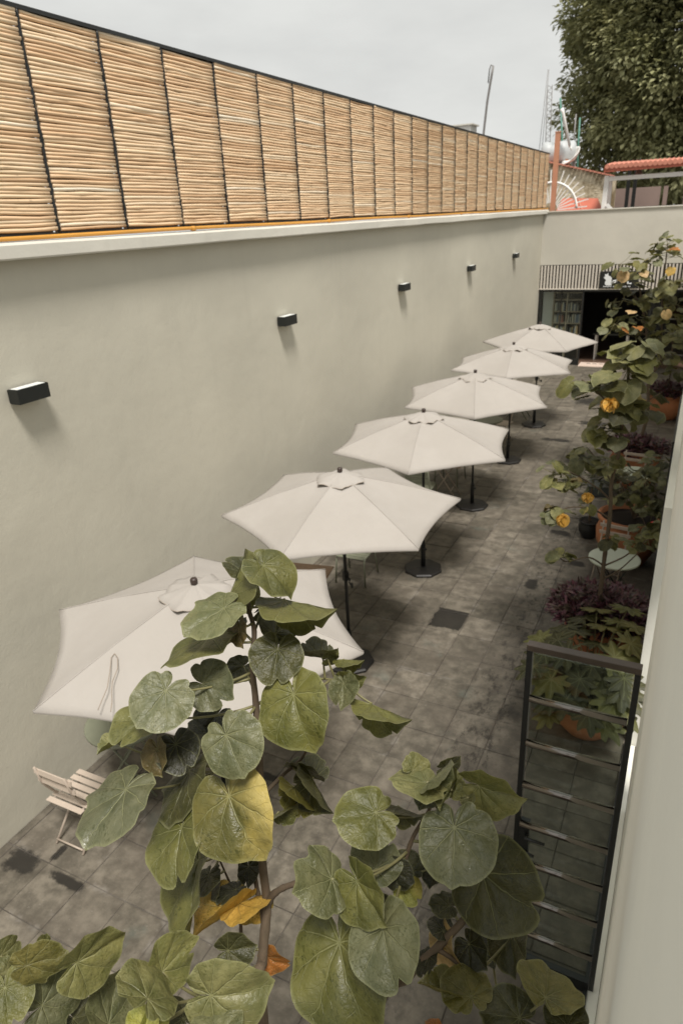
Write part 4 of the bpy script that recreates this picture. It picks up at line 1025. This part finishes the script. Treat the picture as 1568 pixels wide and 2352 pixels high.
# tree B
YB = 13.4
root = empty('potted_tree', (4.12, 13.4, 0)); tag(root, 'farther tall round leaved tree with yellow leaves before the slatted shop band', 'tree', 'potted trees along the right facade')
pot(root, (4.14, 13.25, 0), .44, .72)
stem_obj(root, [Vector((4.14, 13.3, .62))] + [aty(u, v, YB) for u, v in ((1484, 960), (1488, 900), (1487, 830), (1483, 760), (1472, 690), (1466, 650))], .032, .012, name='trunk')
branch(root, [(1487, 870), (1515, 830), (1518, 760), (1520, 680), (1528, 600), (1532, 560)], YB, .02, .008)
branch(root, [(1484, 770), (1440, 750), (1410, 745)], YB, .012, .006); branch(root, [(1474, 700), (1440, 660), (1425, 610)], YB, .012, .006)
Yc = ['g', 'l', 's', 's', 'l', 'l', 'o', 'g', 's', 'd']
for u, v, n in ((1532, 560, 8), (1510, 585, 7), (1545, 590, 6), (1420, 608, 6), (1445, 640, 9), (1480, 615, 8), (1430, 690, 9), (1465, 690, 10), (1505, 680, 9), (1540, 660, 8), (1410, 745, 10), (1440, 765, 8), (1470, 735, 8), (1530, 725, 10), (1555, 700, 6), (1500, 760, 8), (1540, 775, 8), (1525, 820, 8), (1560, 640, 6), (1480, 800, 6)):
    T(u, v, YB + random.uniform(-.4, .2), .30, n, .135, Yc)
for u, v, c in ((1430, 629, 'T'), (1474, 627, 'T'), (1449, 714, 'T'), (1432, 755, 'O'), (1462, 753, 'O'), (1528, 718, 'T'), (1540, 575, 'O'), (1540, 618, 'Y')):
    rand_leaf(root, aty(u, v, YB - .6), .125 * random.uniform(.8, 1.1), Vector((random.uniform(-1, 1), -1, 0)), [c], droop=.9)
small_foliage('purple_groundcover', root, (4.14, 13.25, .66), .54, .26, 1200, 'purple', .022, .12)
# pot 4 far
root = empty('potted_shrub', (4.42, 18.2, 0)); tag(root, 'farthest terracotta pot with dark leafy plants near the shop window', 'shrub', 'potted trees along the right facade')
pot(root, (4.40, 18.2, 0), .42, .62)
small_foliage('groundcover', root, (4.40, 18.2, .56), .5, .3, 900, 'purple', .025, .13)
stem_obj(root, [Vector((4.4, 18.2, .5)), Vector((4.42, 18.1, 1.3)), Vector((4.36, 18.0, 2.0))], .02, .008, name='trunk')
for zz in (1.2, 1.5, 1.9, 2.2): tuft(root, Vector((4.38 + random.uniform(-.2, .2), 18.0, zz)), .32, 9, .16, Yc)
# philodendron pot
root = empty('potted_philodendron', (4.36, 6.0, 0)); tag(root, 'philodendron with deeply lobed leaves in a round pot seen behind the glazed door', 'plant', 'potted plants beside the door')
pot(root, (4.36, 6.0, 0), .33, .42, bulge=1.2)
def lobed_mesh(seed):
    rng = random.Random(seed); b = MB(); bm = b.bm; uvl = bm.loops.layers.uv.new('leaf'); rim = bm.verts.layers.float.new('rim'); nth = 84; rows = []
    c0 = bm.verts.new((0, 0, 0)); ph = rng.uniform(0, 6)
    def outl(th):
        a = abs(th); rr = .95 - .22 * math.sin(min(a, 1.57)) - (.12 * (a - 1.57) if a > 1.57 else 0)
        lob = .5 + .5 * math.cos(a * 9.2); rr *= .66 + .36 * lob ** .9 + .04 * math.sin(23 * th + ph)
        if a > 2.75: rr *= 1 - .7 * (a - 2.75) / .39
        return rr
    for s in (.3, .55, .78, 1.0):
        row = []
        for k in range(nth):
            th = -math.pi + 2 * math.pi * (k + .5) / nth; rr = min(outl(th) * s, .42 + .58 * outl(th) * s if s < .5 else 9); x, y = rr * math.sin(th), rr * math.cos(th)
            v = bm.verts.new((x, y, .12 * abs(x) - .30 * rr * rr + .05 * math.cos(th * 9.2) * rr + .04 * noise.noise(Vector((x * 3, y * 3, seed))))); v[rim] = s * .9; row.append(v)
        rows.append(row)
    for k in range(nth - 1):
        fs = [bm.faces.new((c0, rows[0][k + 1], rows[0][k]))] + [bm.faces.new((rows[i][k], rows[i][k + 1], rows[i + 1][k + 1], rows[i + 1][k])) for i in range(3)]
        for f in fs:
            f.smooth = True
            for lp in f.loops: lp[uvl].uv = (lp.vert.co.x, lp.vert.co.y)
    return b.mesh('leaf', M['leaf2'], recalc=False)
LOB = [lobed_mesh(s) for s in (1, 2, 3)]
pc0 = Vector((4.36, 6.0, .42))
for u, v, d_, r_ in ((1410, 1610, 5.65, .26), (1300, 1605, 5.6, .22), (1265, 1560, 5.7, .22), (1330, 1560, 5.8, .20), (1225, 1530, 5.7, .18), (1300, 1500, 6.0, .22), (1410, 1510, 6.0, .25), (1370, 1480, 6.3, .22), (1320, 1450, 6.4, .22), (1280, 1470, 6.2, .20), (1440, 1560, 5.8, .22), (1350, 1640, 5.5, .18), (1260, 1640, 5.5, .16), (1390, 1440, 6.5, .22), (1455, 1480, 6.2, .2), (1290, 1540, 6.1, .2), (1360, 1530, 6.0, .22), (1440, 1640, 5.6, .16), (1340, 1420, 6.7, .2), (1420, 1430, 6.6, .2), (1250, 1500, 6.0, .2), (1240, 1465, 6.3, .18), (1460, 1440, 6.5, .2), (1380, 1560, 5.9, .22), (1320, 1600, 5.7, .2), (1390, 1660, 5.5, .18), (1300, 1440, 6.5, .2), (1370, 1400, 6.8, .2), (1440, 1400, 6.8, .2), (1270, 1600, 5.6, .2), (1450, 1590, 5.7, .22)):
    A = atz(u, v, .0); 
    A = aty(u, v, d_)
    if A.x > 4.66: A.x = 4.66
    dv = (A - pc0); dv.z = 0
    up = Vector((dv.x * .5 + random.uniform(-.2, .2), dv.y * .5 - .25, 1)).normalized(); uu = (dv.normalized() + Vector((random.uniform(-.35, .35), random.uniform(-.35, .35), -.25))).normalized(); ww = uu.cross(up).normalized()
    col = GREENS[random.choice(['d', 'g', 'd', 'o', 'd'])]
    o = put_leaf(root, A, uu, ww, r_ * 1.28, random.choice(LOB), col); petiole(o, A, pc0, .006, Vector((0, 0, .15)), n=6)
small_foliage('leaf_litter_growth', root, (4.36, 6.0, .40), .30, .22, 300, 'spiky', .03, .16)
# spiky dark plant left of the hibiscus pot
root = empty('spiky_plant', (3.72, 10.6, 0)); tag(root, 'small dark spiky leaved plant in a low pot left of the hibiscus', 'plant', 'potted plants beside the door')
pot(root, (3.72, 10.6, 0), .16, .30, mat='black')
stem_obj(root, [Vector((3.72, 10.6, .25)), Vector((3.70, 10.6, .7)), Vector((3.72, 10.58, 1.0))], .02, .012, name='trunk')
small_foliage('rosette', root, (3.72, 10.58, .92), .30, .18, 160, 'spiky', .016, .34)

# ================================================================== BEYOND THE BACK WALL
# big tree
def big_tree():
    root = empty('big_tree', (6.0, 50, 0)); tag(root, 'huge dark green tree rising behind the back wall at the top right', 'tree')
    stem_obj(root, [Vector((6, 50, 0)), Vector((6.2, 50, 4)), Vector((6, 50, 9)), Vector((5.5, 49.5, 14)), Vector((5, 49, 18))], .6, .2, name='trunk', n=10)
    C0 = Vector((5.4, 49, 13.5)); RX, RY_, RZ = 9.7, 8.5, 12.5
    cl = []
    for _ in range(1300):
        d = Vector((random.gauss(0, 1), random.gauss(0, 1), random.gauss(0, 1))).normalized()
        if d.y > .35: continue
        q = random.uniform(.5, 1.0)
        c = C0 + Vector((d.x * RX, d.y * RY_, d.z * RZ)) * q
        if c.z < 5.2: continue
        cl.append((c, d, random.uniform(1.0, 2.0) * (1.1 if q < .8 else .9)))
    for k, (tx_, tz_) in enumerate(((0, 14), (9, 15), (4, 19), (-1, 11), (10, 10), (2, 9))):
        stem_obj(root, [Vector((6, 50, 7 + k * .5)), Vector((6 + (tx_ - 6) * .5, 49, 7 + (tz_ - 7) * .55)), Vector((tx_, 47, tz_))], .22, .05, name='limb', n=6)
    b = MB(); la = b.bm.faces.layers.float.new('rnd')
    verts = []; faces = []; rn = []
    for c, d, r_ in cl:
        shade = random.random() * .5
        for _ in range(int(260 * r_)):
            e = Vector((random.gauss(0, 1), random.gauss(0, 1), random.gauss(0, .75))).normalized() * random.uniform(.35, 1.0) * r_
            if e.dot(d) < -.5 * r_: continue
            p = c + Vector((e.x, e.y, e.z * .75))
            ax = (e.normalized() * .7 + d * .5 + Vector((random.uniform(-.6, .6), random.uniform(-.6, .6), random.uniform(-.7, .3)))).normalized()
            s_ = ax.cross(Vector((random.uniform(-.5, .5), random.uniform(-.5, .5), 1))).normalized(); l_ = random.uniform(.18, .38); w_ = l_ * .34
            i = len(verts); up = s_.cross(ax)
            verts += [p, p + ax * l_ * .5 + s_ * w_, p + ax * l_ - up * l_ * .2, p + ax * l_ * .5 - s_ * w_]; faces.append((i, i + 1, i + 2, i + 3)); rn.append(min(1, max(0, shade + random.random() * .5)))
    me = bpy.data.meshes.new('crown'); me.from_pydata(verts, [], faces); at_ = me.attributes.new('rnd', 'FLOAT', 'FACE'); at_.data.foreach_set('value', rn); me.materials.append(M['tree'])
    tag(place(me, 'crown', root), kind='stuff')
big_tree()
# rubble wall with tanks
YW = 31.0
rw = empty('rubble_wall', (0, YW, 0)); tag(rw, 'weathered stone and plaster wall behind the back building below the water tanks', 'wall')
pa, pb_ = aty(1250, 372, YW), aty(1395, 403, YW)
b = MB(); n = 24; prev = None; outl = [(pa.x - 1.5, YW, 0)]
for k in range(n + 1):
    t = k / n; x = pa.x - 1.5 + (pb_.x + .3 - pa.x + 1.5) * t; z = pa.z + (pb_.z - pa.z) * ((x - pa.x) / (pb_.x - pa.x)) + .05 * noise.noise(Vector((x * 3, 1, 1))); outl.append((x, YW, z))
outl.append((pb_.x + .3, YW, 0)); b.prism(outl, (0, .4, 0)); b.build('wall_face', M['rubble'], rw)
cpw = MB()
for k in range(22):
    t = k / 22; x = pa.x - .6 + (pb_.x + .3 - pa.x + .6) * t; z = pa.z + (pb_.z - pa.z) * ((x - pa.x) / (pb_.x - pa.x)); cpw.box((x, YW + .1, z + .03), (.13, .55, .05), ry=R(random.uniform(0, 12)))
cpw.build('coping', M['tile'], rw)
def tank(c, r, l, ang, lab):
    e = empty('water_tank', c); tag(e, lab, 'tank', 'water tanks on the rubble wall')
    b = MB(); ax = Vector((math.cos(ang), math.sin(ang), 0)); C_ = Vector(c) + Vector((0, 0, r + .06)); pts = [C_ + ax * l * t for t in (-.5, -.47, -.40, -.2, -.19, 0, .01, .2, .21, .40, .47, .5)]
    b.tube(pts, [r * .55, r * .82, r, r, r * .95, r * .95, r, r, r * .95, r, r * .82, r * .55], 24); b.build('tank_body', M['tank'], e)
    for s in (-.28, .28): MB().box(C_ + ax * l * s - Vector((0, 0, r * .8)), (.1, r * 1.4, r * .9)).build('cradle', M['rust'], e)
t0 = aty(1283, 378, YW + .6); tank((t0.x - .05, t0.y, t0.z - .02), .40, 1.35, R(8), 'grey horizontal water tank on the rubble wall behind the orange post')
# dish
dc = aty(1318, 366, YW + .3); e = empty('satellite_dish', dc); tag(e, 'white dish with a long arm standing on the rubble wall beside the water tank', 'satellite dish')
b = MB(); nrm = Vector((-.55, -.45, .65)).normalized(); a1, a2 = ring_basis(nrm); rows = []
for s in (.02, .3, .6, .85, 1.0): rows.append([b.bm.verts.new(dc + (a1 * math.cos(2 * math.pi * k / 28) + a2 * math.sin(2 * math.pi * k / 28)) * .42 * s + nrm * (.22 * s * s)) for k in range(28)])
for x_, y_ in zip(rows, rows[1:]):
    for k in range(28): f = b.bm.faces.new((x_[k], x_[(k + 1) % 28], y_[(k + 1) % 28], y_[k])); f.smooth = True
b.bm.faces.new(rows[0]); ob = b.build('dish', M['white'], e); sm_ = ob.modifiers.new('t', 'SOLIDIFY'); sm_.thickness = .02
MB().tube([dc + Vector((0, .1, 0)), dc + Vector((-.05, .15, -.75))], .05, 8).build('mast', M['greypole'], e)
MB().tube([aty(1312, 345, YW), aty(1308, 335, YW)], .04, 8).build('joint', M['white'], e)
MB().tube([aty(1308, 338, YW), aty(1292, 258, YW), aty(1289, 250, YW)], [.05, .055, .08], 8).build('arm', M['white'], e)
def mast(name, pts, Y, r, mat, lab, cat='pole'):
    ps = [aty(u, v, Y) for u, v in pts]; ps.append(Vector((ps[-1].x, ps[-1].y, 0)))
    b = MB(); b.tube(ps[:-1] + [ps[-1]], r, 8); tag(b.build(name, M[mat]), lab, cat, 'poles and masts beyond the back wall')
mast('green_pole', [(1286, 225), (1291, 345), (1292, 372)], YW + 1.2, .035, 'greenpole', 'tall thin green pole behind the water tank')
mast('green_pole', [(1331, 270), (1326, 345), (1325, 390)], YW + 1.4, .035, 'greenpole', 'thin green pole to the right of the dish')
mast('grey_pole', [(1322, 262), (1314, 350), (1313, 380)], YW + 1.6, .03, 'greypole', 'thin dark grey pole just behind the dish arm')
mast('roof_pole', [(1132, 152), (1128, 175), (1118, 235), (1110, 305), (1108, 330)], 34, .05, 'greypole', 'lone leaning pole above the reed screen against the sky')
hk = MB(); q = aty(1132, 152, 34); hk.tube([q, q + Vector((-.10, 0, .06)), q + Vector((-.16, 0, -.10)), q + Vector((-.2, 0, -.6))], .025, 6); tag(hk.build('hanging_cable', M['greypole']), 'short cable looped over the top of the lone leaning pole', 'cable')
an = empty('lattice_mast', aty(1256, 330, 36)); tag(an, 'thin lattice antenna mast with wires at the end of the reed screen', 'mast', 'poles and masts beyond the back wall')
qa, qb = aty(1262, 195, 36), aty(1256, 360, 36)
for dx in (-.10, .10): MB().tube([qa + Vector((dx, 0, 0)), qb + Vector((dx, 0, 0)), Vector((qb.x + dx, qb.y, 0))], .018, 6).build('rail', M['greypole'], an)
lat = MB()
for k in range(24):
    t0_, t1_ = k / 24, (k + 1) / 24; A_, B_ = qa.lerp(qb, t0_), qa.lerp(qb, t1_); s = 1 if k % 2 else -1; lat.tube([A_ + Vector((.1 * s, 0, 0)), B_ + Vector((-.1 * s, 0, 0))], .010, 4)
lat.build('lattice', M['greypole'], an)
for dx in (-.28, -.42): MB().tube([qa + Vector((dx * .3, 0, .6)), qb + Vector((dx, 0, -.2))], .012, 5).build('wire', M['greypole'], an)
# orange post
p0, p1_ = aty(1281, 304, 24.8), aty(1268, 482, 24.8)
mid = (p0 + p1_) / 2; e = empty('orange_post', (p1_.x, p1_.y, p1_.z - .1)); tag(e, 'square rusty orange post standing at the corner of the back wall', 'post')
pst = MB(); ax = (p0 - p1_); rz_ = 0
pst.prism([p1_ + Vector((-.075, -.05, -.12)), p1_ + Vector((.075, -.05, -.12)), p1_ + Vector((.075, .05, -.12)), p1_ + Vector((-.075, .05, -.12))], ax + Vector((0, 0, .12))); pst.build('shaft', M['rust'], e)
MB().box(p0 + Vector((0, 0, .01)), (.17, .12, .03)).build('cap', M['rust'], e)
# sunburst grille
YS = 25.6; cc = aty(1262, 484, YS); e = empty('sunburst_grille', cc); tag(e, 'white half round sunburst grille of radiating bars behind the back wall corner', 'grille')
for k in range(15):
    a = R(4 + 9.8 * k); r0_, r1_ = .25, 1.18 + .06 * (k % 2); dv = Vector((math.cos(a), 0, math.sin(a)))
    MB().box(cc + dv * (r0_ + r1_) / 2, (r1_ - r0_, .025, .032), ry=-a).build('bar', M['white'], e)
MB().tube([cc + Vector((math.cos(a), -.03, math.sin(a))) * .86 for a in [R(2 + 7 * k) for k in range(22)]], .035, 8).build('arc', M['white'], e)
# red sheet roof
YR = 27.5; a_, b_2, c_, d_ = aty(1268, 485, YR - 1.2), aty(1392, 485, YR - 1.2), aty(1372, 458, YR + .6), aty(1290, 458, YR + .6)
e = empty('red_awning', a_); tag(e, 'low sloping red sheet roof behind the back wall between grille and white post', 'awning')
b = MB(); b.prism([a_ - Vector((0, 0, .3)), b_2 - Vector((0, 0, .3)), c_, d_], (0, 0, .04)); b.build('sheet', M['redroof'], e)
s1, s2_ = aty(1325, 458, YR + .6), aty(1345, 485, YR - 1.2); MB().tube([s1 + Vector((0, 0, .06)), s2_ - Vector((0, 0, .24))], .025, 6).build('seam', M['tile'], e)
# pergola
YP = 26.5
pg = empty('tiled_pergola', aty(1390, 480, YP)); tag(pg, 'white framed pergola with coral red tiled roof above the back wall at the right', 'pergola')
def seg(name, A_, B_, r_, mat, dx=0):
    d_ = (B_ - A_); m_ = MB(); q = d_.to_track_quat('Z', 'Y').to_matrix().to_4x4(); mm = Matrix.Translation((A_ + B_) / 2) @ q @ Matrix.Diagonal((r_ * 2, r_ * 2, d_.length, 1)); bmesh.ops.create_cube(m_.bm, size=1, matrix=mm); m_.build(name, M[mat], pg)
pt = aty(1394, 404, YP); seg('post', pt, Vector((pt.x - .06, pt.y, 3.2)), .075, 'white')
pt2 = aty(1402, 404, YP + .3); seg('post', pt2, Vector((pt2.x + .02, pt2.y, 3.2)), .06, 'white'); seg('brace', aty(1392, 470, YP - .1), aty(1412, 490, YP - .1), .05, 'white')
bl, brr = aty(1396, 411, YP), aty(1600, 402, YP); brr = Vector((7.2, YP, bl.z + .02)); seg('beam', bl, brr, .065, 'white')
fl = aty(1390, 391, YP - .25); frr = Vector((7.4, YP - .25, fl.z + .06)); seg('fascia', fl + Vector((-.05, 0, 0)), frr, .065, 'redroof')
nt_ = 40
for k in range(nt_):
    x = fl.x + .05 + (7.2 - fl.x) * k / nt_; hgt = .10
    b = MB(); b.tube([(x, YP - .36, fl.z + .10), (x, YP + .6, fl.z + .17), (x, YP + 1.7, fl.z + .25)], .078, 8); b.build('roof_tile', M['tile'], pg)
MB().prism([(fl.x - .05, YP - .3, fl.z + .05), (7.4, YP - .3, fl.z + .05), (7.4, YP + 1.7, fl.z + .20), (fl.x - .05, YP + 1.7, fl.z + .20)], (0, 0, .03)).build('roof_deck', M['redroof'], pg)
for u in (1440, 1455): 
    q = aty(u, 440, YP + 2.8); seg('post', Vector((q.x, q.y, fl.z + .4)), Vector((q.x, q.y, 3)), .06, 'black')
lpq = aty(1466, 398, YP + .8); e = empty('hanging_lamp', lpq); tag(e, 'small bell shaped lamp hanging under the pergola roof', 'lamp'); MB().lathe([(.03, .14), (.09, .08), (.14, -.10), (.15, -.14)], 14, lpq).build('shade', M['paleplaster'], e); MB().tube([lpq + Vector((0, 0, .14)), lpq + Vector((0, 0, .45))], .012, 5).build('cord', M['black'], e)
nb = empty('neighbour_wall', (2.5, 33, 0)); tag(nb, 'low pinkish wall seen through the pergola before the big tree', 'wall')
MB().box((1.6, 33.0, 2.75), (2.4, .2, 5.5)).build('wall_face', M['paleplaster'], nb)
for k in range(2): MB().box((3.0 + .75 * k, 32.88, 5.0), (.16, .10, 1.0)).build('pillar', M['paleplaster'], nb)
MB().box((3.4, 29.6, 2.3), (4.4, .25, 5.0)).build('parapet', M['slatback'], nb)
bx = empty('rooftop_block', (-6.4, 38, 0)); tag(bx, 'pale rooftop block just peeping over the reed screen', 'building')
q = aty(1063, 300, 38); MB().box((q.x, 38, q.z / 2), (1.1, 1.0, q.z + .35)).build('block_wall', M['white'], bx); MB().box((q.x, 38, q.z + .20), (1.3, 1.2, .06)).build('block_roof', M['cap'], bx)
